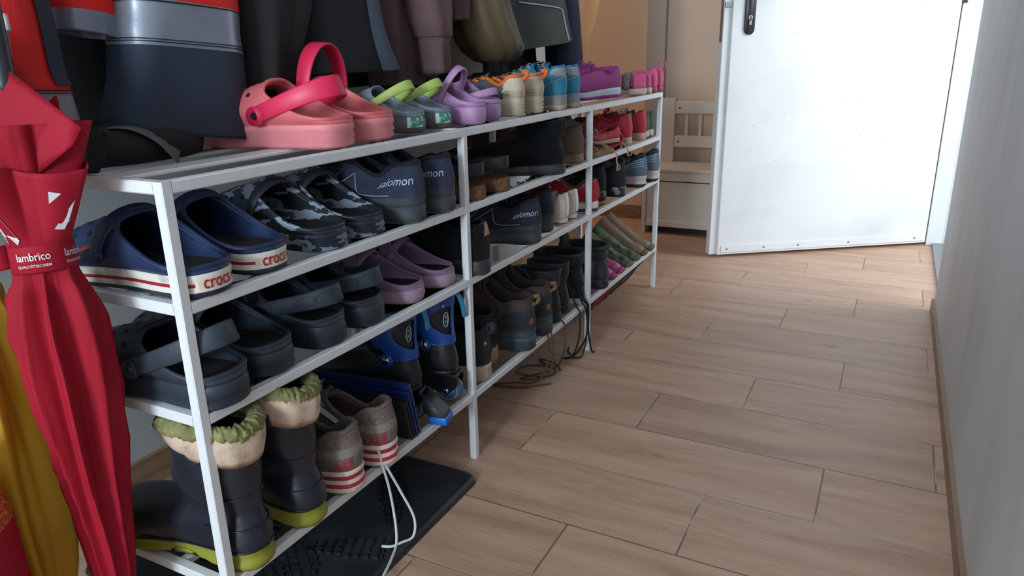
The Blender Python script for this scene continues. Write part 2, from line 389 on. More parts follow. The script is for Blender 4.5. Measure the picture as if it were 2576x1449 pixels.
# ------------------------------------------------------------------ the setting
def floor_mat():
    m = bpy.data.materials.new('wood_look_tile'); m.use_nodes = True; nt = m.node_tree; N = nt.nodes; Lk = nt.links; b = N['Principled BSDF']
    def mt(op, a, b_=None, c=None):
        n = N.new('ShaderNodeMath'); n.operation = op
        for i,v in enumerate((a,b_,c)):
            if v is None: continue
            if isinstance(v,(int,float)): n.inputs[i].default_value = v
            else: Lk.new(v, n.inputs[i])
        return n.outputs[0]
    tc = N.new('ShaderNodeTexCoord'); sp = N.new('ShaderNodeSeparateXYZ'); Lk.new(tc.outputs['Object'], sp.inputs[0]); x,y = sp.outputs[0],sp.outputs[1]
    ry = mt('DIVIDE', mt('SUBTRACT', y, 1.252), .19979); row = mt('FLOOR', ry); fy = mt('SUBTRACT', ry, row)
    rx = mt('DIVIDE', mt('SUBTRACT', mt('SUBTRACT', x, .0768), mt('MULTIPLY', row, .2012)), .6036); ci = mt('FLOOR', rx); fx = mt('SUBTRACT', rx, ci)
    dy = mt('MULTIPLY', mt('MINIMUM', fy, mt('SUBTRACT', 1, fy)), .19979); dx = mt('MULTIPLY', mt('MINIMUM', fx, mt('SUBTRACT', 1, fx)), .6036)
    d = mt('MINIMUM', dx, dy); wob = N.new('ShaderNodeTexNoise'); wob.inputs['Scale'].default_value = 25; Lk.new(tc.outputs['Object'], wob.inputs[0])
    d = mt('ADD', d, mt('MULTIPLY', mt('SUBTRACT', wob.outputs[0], .5), .0008))
    j = mt('LESS_THAN', d, .0017)
    cid = N.new('ShaderNodeCombineXYZ'); Lk.new(ci, cid.inputs[0]); Lk.new(row, cid.inputs[1])
    wn = N.new('ShaderNodeTexWhiteNoise'); wn.noise_dimensions = '2D'; Lk.new(cid.outputs[0], wn.inputs['Vector'])
    # grain coordinates: shifted per tile, stretched along X
    cv = N.new('ShaderNodeCombineXYZ'); Lk.new(mt('ADD', mt('MULTIPLY', x, 1.6), mt('MULTIPLY', wn.outputs['Value'], 37)), cv.inputs[0]); Lk.new(mt('ADD', mt('MULTIPLY', y, 11), mt('MULTIPLY', wn.outputs['Value'], 11)), cv.inputs[1])
    g1 = N.new('ShaderNodeTexNoise'); g1.inputs['Scale'].default_value = 1.6; g1.inputs['Detail'].default_value = 8; g1.inputs['Roughness'].default_value = .62; g1.inputs['Distortion'].default_value = .6; Lk.new(cv.outputs[0], g1.inputs[0])
    cv2 = N.new('ShaderNodeCombineXYZ'); Lk.new(mt('ADD', mt('MULTIPLY', x, 7), mt('MULTIPLY', wn.outputs['Value'], 61)), cv2.inputs[0]); Lk.new(mt('MULTIPLY', y, 150), cv2.inputs[1])
    g2 = N.new('ShaderNodeTexNoise'); g2.inputs['Scale'].default_value = 1.5; g2.inputs['Detail'].default_value = 6; Lk.new(cv2.outputs[0], g2.inputs[0])
    bl = N.new('ShaderNodeTexNoise'); bl.inputs['Scale'].default_value = 2.2; bl.inputs['Detail'].default_value = 3; Lk.new(cv.outputs[0], bl.inputs[0]); bl.inputs['Scale'].default_value = .5
    r1 = N.new('ShaderNodeValToRGB'); e = r1.color_ramp.elements; e[0].position = .30; e[0].color = (*srgb(166,130,108),1); e[1].position = .66; e[1].color = (*srgb(198,162,138),1); n_ = e.new(.47); n_.color = (*srgb(184,148,125),1); Lk.new(g1.outputs[0], r1.inputs[0])
    r2 = N.new('ShaderNodeValToRGB'); e = r2.color_ramp.elements; e[0].position = .33; e[0].color = (.76,.70,.66,1); e[1].position = .47; e[1].color = (1,1,1,1); Lk.new(g2.outputs[0], r2.inputs[0])
    mx = N.new('ShaderNodeMix'); mx.data_type = 'RGBA'; mx.blend_type = 'MULTIPLY'
    Lk.new(mt('MULTIPLY', mt('SUBTRACT', bl.outputs[0], .30), 2.2), mx.inputs[0]); Lk.new(r1.outputs[0], mx.inputs[6]); Lk.new(r2.outputs[0], mx.inputs[7])
    hv = N.new('ShaderNodeHueSaturation'); Lk.new(mx.outputs[2], hv.inputs['Color']); Lk.new(mt('ADD', .93, mt('MULTIPLY', wn.outputs['Value'], .13)), hv.inputs['Value'])
    # knots
    vo = N.new('ShaderNodeTexVoronoi'); vo.inputs['Scale'].default_value = 1.; cv3 = N.new('ShaderNodeCombineXYZ'); Lk.new(mt('MULTIPLY', x, 2.1), cv3.inputs[0]); Lk.new(mt('MULTIPLY', y, 4.3), cv3.inputs[1]); Lk.new(cv3.outputs[0], vo.inputs['Vector'])
    kn = mt('MULTIPLY', mt('LESS_THAN', vo.outputs['Distance'], .045), .35)
    mk = N.new('ShaderNodeMix'); mk.data_type = 'RGBA'; Lk.new(kn, mk.inputs[0]); Lk.new(hv.outputs[0], mk.inputs[6]); mk.inputs[7].default_value = (*srgb(92,68,52),1)
    # crumbs of dirt
    cn = N.new('ShaderNodeTexNoise'); cn.inputs['Scale'].default_value = 90; cn.inputs['Detail'].default_value = 2; Lk.new(tc.outputs['Object'], cn.inputs[0])
    ms = N.new('ShaderNodeMix'); ms.data_type = 'RGBA'; Lk.new(mt('MULTIPLY', mt('GREATER_THAN', cn.outputs[0], .765), .6), ms.inputs[0]); Lk.new(mk.outputs[2], ms.inputs[6]); ms.inputs[7].default_value = (*srgb(80,52,40),1)
    gm = N.new('ShaderNodeMix'); gm.data_type = 'RGBA'; Lk.new(j, gm.inputs[0]); Lk.new(ms.outputs[2], gm.inputs[6])
    gr = N.new('ShaderNodeMix'); gr.data_type = 'RGBA'; Lk.new(mt('GREATER_THAN', bl.outputs[0], .56), gr.inputs[0]); gr.inputs[6].default_value = (*srgb(112,92,76),1); gr.inputs[7].default_value = (*srgb(176,160,146),1)
    Lk.new(gr.outputs[2], gm.inputs[7]); Lk.new(gm.outputs[2], b.inputs['Base Color'])
    b.inputs['Roughness'].default_value = .48
    bp = N.new('ShaderNodeBump'); bp.inputs['Strength'].default_value = .5; bp.inputs['Distance'].default_value = .0015
    Lk.new(mt('SUBTRACT', mt('MULTIPLY', g2.outputs[0], .5), mt('MULTIPLY', j, 1.)), bp.inputs['Height']); Lk.new(bp.outputs[0], b.inputs['Normal'])
    return m
def st(name, boxes, m, bev=0):
    bm = bmesh.new()
    for a,b in boxes: box(bm, a, b, 0, bev)
    o = fin(name, bm, m, None, False); o['kind'] = 'structure'; return o
st('floor', [((-2.2,-2.8,-.1),(2.4,4.4,0))], floor_mat())
wall_white = mat('white_paint', srgb(188,192,194), .75, srgb(176,180,182), 3, .15, 300)
wall_grey = mat('scuffed_pale_paint', srgb(205,206,210), .55, srgb(190,188,186), 5, .2, 120, mix=(.4,.7), stretch=(1,1,.35))
peach = mat('peach_paint', srgb(224,200,176), .8, bump=.1)
cream_paint = mat('cream_paint', srgb(216,194,176), .8, bump=.1)
trimw = mat('white_trim_paint', srgb(225,228,230), .4)
skirt = mat('tile_skirting', srgb(150,120,96), .5, srgb(126,98,78), 14, .1, 60, stretch=(1,.15,4))
st('ceiling', [((-2.2,-2.8,2.5),(1.15,4.4,2.6))], mat('ceiling_paint', srgb(225,225,222), .9))
st('wall_left', [((-.66,-2.6,0),(-.54,3.08,2.5))], wall_white)
st('wall_right', [((.908,-2.6,0),(1.10,2.62,2.5)), ((.955,3.66,0),(1.10,4.3,2.5)), ((.908,2.62,2.08),(1.10,4.3,2.5))], wall_grey)
st('wall_back', [((-.66,-2.7,0),(-.15,-2.6,2.5)), ((.75,-2.7,0),(1.1,-2.6,2.5)), ((-.15,-2.7,0),(.75,-2.6,.9)), ((-.15,-2.7,2.0),(.75,-2.6,2.5))], wall_white)
st('wall_far', [((-2.2,3.62,0),(-.385,3.74,2.5))], peach)
st('wall_far_right', [((-.385,3.64,0),(1.12,3.76,2.5))], cream_paint)
st('wall_alcove', [((-2.2,1.6,0),(-2.1,3.62,2.5)), ((-2.1,1.6,0),(-.66,1.7,2.5))], peach)
st('baseboard_left', [((-.54,-2.6,0),(-.528,3.08,.07))], skirt, .0)
st('baseboard_far', [((-2.1,3.608,0),(-.40,3.62,.07))], skirt)
st('baseboard_right', [((.899,-2.6,0),(.908,2.62,.042))], skirt)
st('trim_1', [((-.395,3.60,0),(-.305,3.64,2.3))], mat('greyish_trim_paint', srgb(176,166,160), .6))
wf = empty('window_1', (.30,-2.65,.90)); wf['kind'] = 'structure'
bm = bmesh.new()
for a,b in (((-.45,-.03,0),(-.40,.03,1.1)),((.40,-.03,0),(.45,.03,1.1)),((-.40,-.03,0),(.40,.03,.05)),((-.40,-.03,1.05),(.40,.03,1.1)),((-.02,-.02,.05),(.02,.02,1.05))): box(bm,a,b,0,.004)
fin('window_frame', bm, trimw, wf, False)
bm = bmesh.new(); box(bm,(-.5,-.02,-.03),(.5,.12,0),0,.004); fin('window_sill', bm, trimw, wf, False)
# entrance opening in the right wall: jamb with its grooves, then the leaf that stands open
bm = bmesh.new()
for a,b in (((.905,3.565,0),(.965,3.66,2.06)), ((.965,3.585,0),(.985,3.66,2.06)), ((.985,3.57,0),(1.12,3.66,2.06)), ((.905,2.62,2.04),(1.12,3.66,2.10)), ((.935,2.62,0),(1.115,2.632,2.04))): box(bm,a,b,0,.003)
jm = fin('trim_2', bm, trimw, None, False); jm['kind'] = 'structure'
st('trim_3', [((.93,2.632,.0),(1.12,3.565,.012))], mat('door_sill_metal', srgb(150,150,150), .4, metal=.7))
# door: local X along the leaf from the free edge to the hinge, Y = thickness away from the camera
A_, B_ = V(.100,2.985,0), V(.902,3.560,0); dv = (B_-A_).normalized(); LW = (B_-A_).length
dr = empty('door_1', A_); dr['kind'] = 'structure'; dr.rotation_euler = (0,0,math.atan2(dv.y,dv.x))
dpaint = mat('door_paint', srgb(222,224,226), .42, srgb(202,203,204), 2.2, .06, 90, mix=(.5,.85), stretch=(1,1,1.6))
bm = bmesh.new(); box(bm, (.030,0,.012),(LW,.05,2.03),0,.003); box(bm,(.0,.012,.012),(.032,.05,2.03),0,.003)
fin('door_leaf', bm, dpaint, dr, False)
bm = bmesh.new(); box(bm,(.045,-.004,.022),(LW-.01,.001,.052),0,.0015)
sw_ = fin('weather_strip', bm, dpaint, dr, False)
bm = bmesh.new()
for q in (.07,.235,.39,.62,.93): cyl(bm,(q,-.003,.036),(0,-1,0),.004,.0025,12)
fin('screw', bm, mat('dull_screw', srgb(140,140,138), .45, metal=.8), sw_, False)
bm = bmesh.new()
zc0 = .885; hw = .021; n = 16; pl = []
for i in range(n+1): pl.append((hw*math.cos(PI+PI*i/n), hw*math.sin(PI+PI*i/n)))
pl += [(hw*math.cos(PI*i/n), .20+hw*math.sin(PI*i/n)) for i in range(n+1)]
cxp = .098
loft(bm, [[Vector((cxp+x*s,-t,zc0+.021+z)) for x,z in pl] for t,s in ((0,1),(.006,1),(.009,.90))], None, False, True)
esc = fin('lock_plate', bm, mat('black_metal', srgb(38,40,46), .38, spec=.6), dr)
bm = bmesh.new(); cyl(bm,(cxp,-.008,zc0+.062),(0,-1,0),.0085,.004,20); box(bm,(cxp-.0045,-.012,zc0+.036),(cxp+.0045,-.008,zc0+.062))
cl = fin('lock_cylinder', bm, mat('worn_brass', srgb(150,146,140), .35, metal=.9), esc, False)
bm = bmesh.new(); box(bm,(cxp-.001,-.0135,zc0+.050),(cxp+.001,-.0118,zc0+.067)); fin('keyhole', bm, dark_in, esc, False)
bm = bmesh.new(); tube(bm,[(cxp,-.006,zc0+.17),(cxp,-.05,zc0+.17),(cxp+.012,-.058,zc0+.17),(cxp+.12,-.058,zc0+.17)],.009,12); fin('door_handle', bm, MC['black_metal'], dr)
steel = mat('galvanised_steel', srgb(150,152,155), .35, metal=.8)
bm = bmesh.new(); box(bm,(-.001,.018,.86),(.0305,.040,1.16)); box(bm,(.002,.004,.985),(.026,.016,1.005),0,.002); fin('latch_plate', bm, steel, dr, False)
hd = bmesh.new(); cyl(hd,(LW+.008,-.004,.99),(0,0,1),.010,.09,18); fin('hinge', hd, mat('door_hinge_metal', srgb(110,100,92),.4,metal=.8), dr)
# dents and smudges on the door paint: real chips as small patches of bare filler
bm = bmesh.new(); rs = random.Random(3)
for q in range(46):
    x_, z_ = rs.uniform(.08,LW-.08), rs.uniform(.06,1.02); a_, b__ = rs.uniform(.0012,.0035), rs.uniform(.0008,.0022)
    bm.faces.new([bm.verts.new((x_+a_*math.cos(t*PI/4)*rs.uniform(.6,1.2),-.0006,z_+b__*math.sin(t*PI/4)*rs.uniform(.6,1.2))) for t in range(8)])
fin('paint_chip', bm, mat('chip_grey', srgb(150,150,150), .7), dr, False)['kind'] = 'stuff'
# ------------------------------------------------------------------ bench in the alcove
bp_ = mat('bench_paint', srgb(214,204,194), .45, bump=.05)
bn = empty('storage_bench', (-.31,3.33,0)); tag(bn, 'small white painted storage bench with slatted back against the far wall behind the door', 'bench')
def part(name, boxes, m, par, bev=.003):
    bm = bmesh.new()
    for a,b in boxes: box(bm,a,b,0,bev)
    return fin(name, bm, m, par, False)
part('side_panel', [((0,0,0),(.02,.255,.30))], bp_, bn); part('side_panel', [((.66,0,0),(.68,.255,.30))], bp_, bn)
part('seat', [((-.005,-.005,.298),(.685,.262,.312))], bp_, bn)
part('front_rail', [((.02,.0,.255),(.66,.018,.297))], bp_, bn)
part('front_panel', [((.022,.004,.05),(.66,.018,.250)), ((.022,-.002,.036),(.66,.016,.066))], bp_, bn)
part('gap_shade_board', [((.02,.07,.0),(.66,.08,.05))], mat('gap_shade_brown', srgb(70,58,54), .8), bn)  # dark board, shade of the gap under the bench put into its colour
part('back_post', [((.01,.235,.312),(.078,.262,.617))], bp_, bn); part('back_post', [((.602,.235,.312),(.67,.262,.617))], bp_, bn)
part('top_rail', [((.078,.238,.545),(.602,.260,.602))], bp_, bn)
part('lower_rail', [((.078,.238,.385),(.602,.260,.440))], bp_, bn)
for q in range(7):
    x_ = .128+q*.066; part('slat', [((x_,.243,.438),(x_+.014,.256,.547))], bp_, bn, .001)
scm = mat('bench_screw', srgb(110,84,66), .5, metal=.6)
for x_,z_ in ((.10,.572),(.10,.412)):
    bm = bmesh.new(); cyl(bm,(x_,.2385,z_),(0,-1,0),.005,.002,12); fin('screw', bm, scm, bn, False)
# ------------------------------------------------------------------ the rack
HZ = [.689,.5433,.3960,.1466]; PY = [.5409,1.1836,1.8446,2.5115]; PX = [-.0019,.0043,.001,-.0033]; BX = -.295; T = .0075
rackw = mat('white_powder_coat', srgb(226,228,230), .38, srgb(222,224,227), 40, .05, 300)
rk = empty('shoe_rack', (0,PY[0],0)); tag(rk, 'long white welded metal shoe rack with four tiers along the left wall', 'shoe rack')
def bar(name, p, q, sx=T, sz=T, par=rk):
    """square tube between two points (relative to world)"""
    p = Vector(p)-rk.location; q = Vector(q)-rk.location; d = (q-p).normalized()
    a = Vector((0,0,1)) if abs(d.z) < .9 else Vector((0,1,0)); s = d.cross(a).normalized(); u = s.cross(d).normalized()
    rows = []; e = .0016
    for c in (p,q):
        rows.append([c+s*x*1.+u*z for x,z in ((-sx+e,-sz),(sx-e,-sz),(sx,-sz+e),(sx,sz-e),(sx-e,sz),(-sx+e,sz),(-sx,sz-e),(-sx,-sz+e))])
    bm = bmesh.new(); loft(bm, rows, None, True, True); return fin(name, bm, rackw, par, False)
for k in range(4):
    bar('front_leg', (PX[k],PY[k],0),(PX[k],PY[k],HZ[0]+T)); bar('back_leg', (BX,PY[k],0),(BX,PY[k],HZ[0]+T))
for j,z in enumerate(HZ):
    for k in range(3):
        bar('front_rail', (PX[k],PY[k]+T,z),(PX[k+1],PY[k+1]-T,z)); bar('back_rail', (BX,PY[k]+T,z),(BX,PY[k+1]-T,z))
        if j < 2:
            for xx,hw__ in ((-.098,.020),(-.200,.016)): bar('shelf_slat', (xx,PY[k]+T,z+.0045),(xx,PY[k+1]-T,z+.0045),hw__,.003)
        else:
            for xx in (-.100,-.195): bar('shelf_bar', (xx,PY[k]+T,z),(xx,PY[k+1]-T,z),.0065,.0065)
    for k in range(4): bar('cross_rail', (PX[k]-T,PY[k],z),(BX+T,PY[k],z))
Z1,Z2,Z3,Z4 = [h+T for h in HZ]

# plaster scratches on the right wall by the doorway
rs = random.Random(21); bm = bmesh.new()
for q in range(26):
    y_, z_ = rs.uniform(1.9,2.58), rs.uniform(.35,.98); l_ = rs.uniform(.004,.03); a_ = rs.uniform(-1.2,1.2); w_ = rs.uniform(.0006,.0016); c_, s_ = math.cos(a_), math.sin(a_)
    bm.faces.new([bm.verts.new((.9075, y_+u*l_*s_-v*w_*c_, z_+u*l_*c_+v*w_*s_)) for u,v in ((-1,-.3),(0,-1),(1,-.3),(1,.3),(0,1),(-1,.3))])
o = fin('wall_scratches', bm, mat('bare_plaster', srgb(226,226,224), .8), None, False); o['kind'] = 'structure'
# ================================================================== SHOES
G1,G2,G3,G4 = ['shoes on the %s tier' % t for t in ('top','second','third','bottom')]
# ---------------- second tier
navy = mat('navy_foam', srgb(32,50,86), .5, srgb(25,38,64), 14, .1, 400, mix=(.4,.7))
band = mat('scuffed_white_band', srgb(222,215,205), .6, srgb(120,108,98), 30, .1, 200, mix=(.55,.75))
redline = mat('crimson_line', srgb(150,30,52), .5)
labm = mat('cream_rubber_label', srgb(226,206,184), .6, srgb(160,130,104), 60, .1, 200, mix=(.5,.8))
redtxt = mat('red_lettering', srgb(170,22,38), .5)
navy_out = mat('navy_outsole', srgb(34,44,62), .6, srgb(60,64,72), 30)
charcoal = mat('faded_black_foam', srgb(44,54,66), .55, srgb(30,36,46), 12, .15, 300)
crocprof = [(0,.008,0),(.10,.003,0),(.28,.001,0),(.29,-.001,1),(.50,-.0018,1),(.515,-.0019,2),(.64,-.0019,2),(.655,-.0018,1),(.97,-.0005,1),(1,.003,1)]
def navyclog(side, x, y, yaw, label):
    S = clog('clog', .295, .112, side, navy, [navy_out, band, redline], crocprof, hz=.031, fz=.027, inst=.099, strap=.185, strap_mat=navy, psi=68, heelz=.037, hole_mat=dark_in, rivet=navy, sw=.016, pu=.50)
    root = S['root']; s = S['sole']; n = len(crocprof)-1
    lsf = Surf([[p+Vector((0,0,.031*(.30+.66*q/6))) for p in inset(outline(.295,.112,side,1.2),-.0018)] for q in range(7)], Vector((-.15,0,.02)))
    bm = bmesh.new(); patch(bm, lsf, .044, -.040, 0, 1, .0004, 12, 6); lb = fin('heel_label', bm, labm, root)
    bmm = lb.modifiers.new('t','SOLIDIFY'); bmm.thickness = .0022; bmm.offset = -1
    surf_text('crocs', lsf, .0, .5, .060, .56, .0012, weight=.008, m=redtxt, parent=lb)
    if side > 0:
        bm = bmesh.new(); patch(bm, S['upper'], .345,.360,.42,.60,.0016,6,6); fin('toe_badge', bm, mat('faded_red_badge', srgb(150,60,66),.6), root)
    place(S, x, y, Z2+.0005, yaw, 0, 0, label, 'clog', G2)
navyclog(1, .016, .585, 0, 'navy blue clog with white red-lined sole in the rack corner, nearest the umbrella')
navyclog(-1, .006, .690, 0, 'navy blue clog with white red-lined sole, between its twin and the camouflage clogs')
camo = mat('camouflage_foam', srgb(34,40,50), .5, srgb(150,164,180), 19, .08, 300, third=srgb(64,74,92), mix=(.49,.585), stretch=(.7,1.2,2.0), detail=5)
camo2 = mat('camouflage_sole', srgb(34,42,54), .6, srgb(130,146,166), 23, .2, 300, third=srgb(60,72,86), mix=(.49,.59), stretch=(1,1,2.2), detail=6)
black_foam2 = mat('black_strap_foam', srgb(46,56,66), .5)
for k,(y,s,ps,lab) in enumerate(((.822,1,72,'black and white camouflage clog with its strap standing up, beside the navy clogs'),(.916,-1,70,'black and white camouflage clog beside the dark blue running shoes'))):
    S = clog('clog', .285, .112, s, camo, [camo2], [(0,.006,0),(.12,0,0),(.4,-.002,0),(.45,.0,0),(.75,-.002,0),(.8,0,0),(1,.003,0)], hz=.028, inst=.103, strap=.20, strap_mat=black_foam2, psi=ps, heelz=.033, rivet=black_foam2, pu=.45)
    place(S, .004, y, Z2+.0005, 2, 0, 0, lab, 'clog', G2)
def sneaker(name, L, W, side, up, sole_mats, prof, hz=.030, fz=.020, k=1., hh=.088, dip=.064, fh=.094, op=.47, laces=None, tongue=None, insole=None, umatf=None, rim=None, wr=.0008, toeh=.040, tread=.0015, arch=0, wide=1.2, **kw):
    P = dict(name=name, heelw=1.12, L=L, W=W, side=side, hz=hz, fz=fz, ts=.012, sole=prof, sole_mats=sole_mats, upper_mats=up if isinstance(up,list) else [up], insole_mat=insole or dark_in,
        collar=[(.03,0,hh),(.055,.17*wide,hh*.97),(.13,.25*wide,hh*.82+dip*.18),(.24,.26*wide,dip),(.34,.245*wide,dip*.7+fh*.3),(.42,.19*wide,fh*.82+dip*.18),(op-.01,.10*wide,fh*.98),(op,0,fh)],
        toeh=toeh, vamp=.42, vdrop=.20, bulge=.006, thick=.0055, laces=laces, tongue=tongue, umatf=umatf, rim=rim, wrinkle=wr, tread=tread, arch=arch, lr=(.42,.97), cpow=.95)
    P.update(kw); return make_shoe(P)
flat_prof = [(0,.005,0),(.10,.001,0),(.5,0,0),(.92,.0005,0),(1,.002,0)]
runprof = [(0,.008,0),(.14,.003,0),(.16,.002,1),(.45,-.002,1),(.75,-.001,1),(1,.003,1)]
bluefab = mat('dark_blue_worn_fabric', srgb(42,50,74), .85, srgb(56,62,82), 40, .8, 500, mix=(.4,.7))
blackfab = mat('black_mesh_fabric', srgb(26,30,40), .9, bump=.8, bscale=700)
greysole = mat('mud_grey_rubber', srgb(58,66,72), .7, srgb(92,92,86), 18, .4, 150, mix=(.45,.75))
greyout = mat('pale_grey_rubber', srgb(104,110,112), .6, srgb(140,142,134), 20)
pipe_g = mat('reflective_piping', srgb(150,158,172), .4)
lett = mat('pale_lettering', srgb(176,190,214), .5)
def salomon(side, x, y, z, yaw, lab, grp, fab, text=True, L=.285):
    S = sneaker('running_shoe', L, .098, side, [fab, greysole, blackfab], [greyout, greysole], runprof, hz=.033, fz=.022, hh=.106, dip=.082, fh=.110, laces=bootlace_black, tongue=(blackfab,.012), rim=(.0042,blackfab),
        umis=lambda r_2: 1 if r_2 < .19 else 0, rows=20, wr=.0012, tread=.003, arch=.010)
    sf = S['upper']; r = S['root']; bm = bmesh.new()
    tube(bm, [sf(.35-.24*q/14, .88-.62*math.sin(q/14*PI/2), .0018) for q in range(15)], .0012, 5)
    tube(bm, [sf(.35-.02*q/6, .88-.62*q/6, .0018) for q in range(7)]+[sf(.33+.055*q/6, .26+.5*q/6, .0018) for q in range(1,7)], .0011, 5)
    fin('piping', bm, pipe_g, r)
    if text: surf_text('salomon', sf, .105, .60, .125, .21, .0018, weight=.004, slant=.02, m=lett, parent=r)
    bm = bmesh.new(); patch(bm, sf, .02, -.02, .93, .99, .003, 5,3); fin('heel_tab', bm, blackfab, r)
    place(S, x, y, z+.0005, yaw, 0, 0, lab, 'running shoe', grp); return S
salomon(1, .020, 1.026, Z2, 8, 'dark blue running shoe with pale lettering on its side, beside the camouflage clogs', G2, bluefab)
salomon(-1, .022, 1.120, Z2, 6, 'dark blue running shoe next to the rack leg, between its twin and the cork sandals', G2, bluefab)
cork = mat('cork', srgb(134,94,66), .85, srgb(84,56,40), 160, .6, 300, mix=(.35,.7))
blk_leather = mat('matte_black_leather', srgb(30,31,36), .6, bump=.3, bscale=300)
def sandal(side, x, y, lab, yaw=5):
    root = empty('cork_sandal'); base = outline(.27,.096,side,1.06); bm = bmesh.new(); rows = []
    for zf,ins in ((0,.003),(.2,0),(.72,0),(1,.003)): rows.append([p+Vector((0,0,.030*zf*(1-.3*smooth(-p.x/.27)))) for p in inset(base,ins)])
    inner = inset(base,.010); rows.append([p+Vector((0,0,.024*(1-.3*smooth(-p.x/.27)))) for p in inner])
    loft(bm, rows, None, True, True); fin('cork_sole', bm, cork, root)
    def arch(u, hw, h, w, tw=0):
        pts = [Vector((-u*.27+tw*math.sin(PI*q/16), hw*math.cos(PI*q/16), .020+h*math.sin(PI*q/16)**.8)) for q in range(17)]
        b = bmesh.new(); ribbon(b, pts, Vector((w,0,.35*w)), .003); return b
    for u,hw,h,w in ((.50,.038,.062,.040),(.75,.044,.042,.042)): fin('strap', arch(u,hw,h,w), blk_leather, root)
    pts = [Vector((-.115+.112*math.sin(PI*q/20)**.8, -.034*math.cos(PI*q/20), .050+.012*math.sin(PI*q/20))) for q in range(21)]
    b = bmesh.new(); ribbon(b, pts, Vector((0,0,.026)), .003); fin('heel_strap', b, blk_leather, root)
    b = bmesh.new(); box(b,(-.118,-.040,.058),(-.100,-.036,.078),0,.001); fin('buckle', b, mat('dark_buckle', srgb(60,60,64),.4,metal=.7), root)
    root.location = (x,y,Z2+.0005); root.rotation_euler.z = math.radians(yaw); tag(root, lab, 'sandal', G2)
sandal(1, .012, 1.250, 'cork-soled black strap sandal next to the dark blue running shoes')
sandal(-1, .014, 1.352, 'cork-soled black strap sandal beside the big black suede boot')
suede = mat('black_suede', srgb(16,17,19), .97, srgb(24,28,30), 14, .5, 600, mix=(.4,.7), spec=.15, sheen=.1)
worn_sole = mat('worn_dark_sole', srgb(44,46,50), .6, srgb(100,90,88), 20, .3, 100, mix=(.5,.72))
fluff = mat('pinkish_lining', srgb(170,136,124), .95, bump=.8, bscale=500)
def boot(name, L, W, side, up, sole_mats, prof, hz, top, wtop=.29, utop=.20, rtop=.19, **kw):
    P = dict(name=name, L=L, W=W, side=side, hz=hz, fz=hz*.7, ts=.010, sole=prof, sole_mats=sole_mats, upper_mats=up if isinstance(up,list) else [up], insole_mat=dark_in,
        collar=[(.04,0,hz+.058),(.07,.20,hz+.058),(.15,.26,hz+.058),(.24,.27,hz+.058),(.33,.24,hz+.060),(.39,.17,hz+.062),(.42,.08,hz+.064),(.43,0,hz+.064)],
        toeh=.038, vamp=.40, vdrop=.25, bulge=.005, thick=.005, wrinkle=.0015, cpow=.95,
        shaft=[(hz+.058+(top-hz-.058)*.35, utop+.01, rtop, wtop*.97),(hz+.058+(top-hz-.058)*.7, utop, rtop*.98, wtop*1.02),(top, utop-.005, rtop, wtop*1.04)])
    P.update(kw); return make_shoe(P)
S = boot('suede_boot', .27, .10, 1, suede, [worn_sole], flat_prof, .026, .124, rtop=.215, utop=.225, shaft_tilt=-.006)
bm = bmesh.new(); patch(bm, S['upper'], .022, -.035, .72, 1.0, .0025, 8, 6); fin('heel_tab', bm, fluff, S['root'])
bm = bmesh.new(); tube(bm, cr([S['upper'](.5,.9,.002), S['upper'](.5,.95,.012)+V(-.01,0,.012), S['upper'](.5,.95,.02)+V(-.03,0,.006)],5), .0018, 6); fin('pull_loop', bm, blk_leather, S['root'])
place(S, .030, 1.618, Z2+.0005, 27, 0, 0, 'large black suede ankle boot with a pinkish heel tab on the second tier', 'boot', G2)
taupe = mat('taupe_suede', srgb(108,94,82), .9, srgb(88,76,66), 20, .5, 400)
tansole = mat('tan_welt', srgb(156,128,100), .7, srgb(110,84,62), 60, mix=(.4,.8))
S = sneaker('desert_boot', .25, .094, 1, taupe, [tansole], [(0,.003,0),(.3,0,0),(.5,-.001,0),(.55,.001,0),(1,.002,0)], hz=.026, fz=.018, hh=.098, dip=.088, fh=.102, laces=mat('brown_lace', srgb(88,70,58), .8), tongue=(taupe,.01), wr=.0016)
place(S, .004, 1.798, Z2+.0005, 8, 0, 0, 'taupe suede shoe with tan sole, just right of the big black suede boot', 'shoe', G2)
maroon = mat('maroon_leather', srgb(74,32,36), .6, bump=.3, bscale=200)
S = sneaker('maroon_shoe', .22, .085, 1, maroon, [tansole], flat_prof, hz=.022, fz=.016, hh=.082, dip=.07, fh=.092, tongue=(maroon,.014), laces=mat('maroon_lace', srgb(60,30,32), .8))
place(S, -.252, 1.90, Z2+.0005, -10, 0, 0, 'dark maroon shoe at the back of the second tier behind the taupe one', 'shoe', G2)
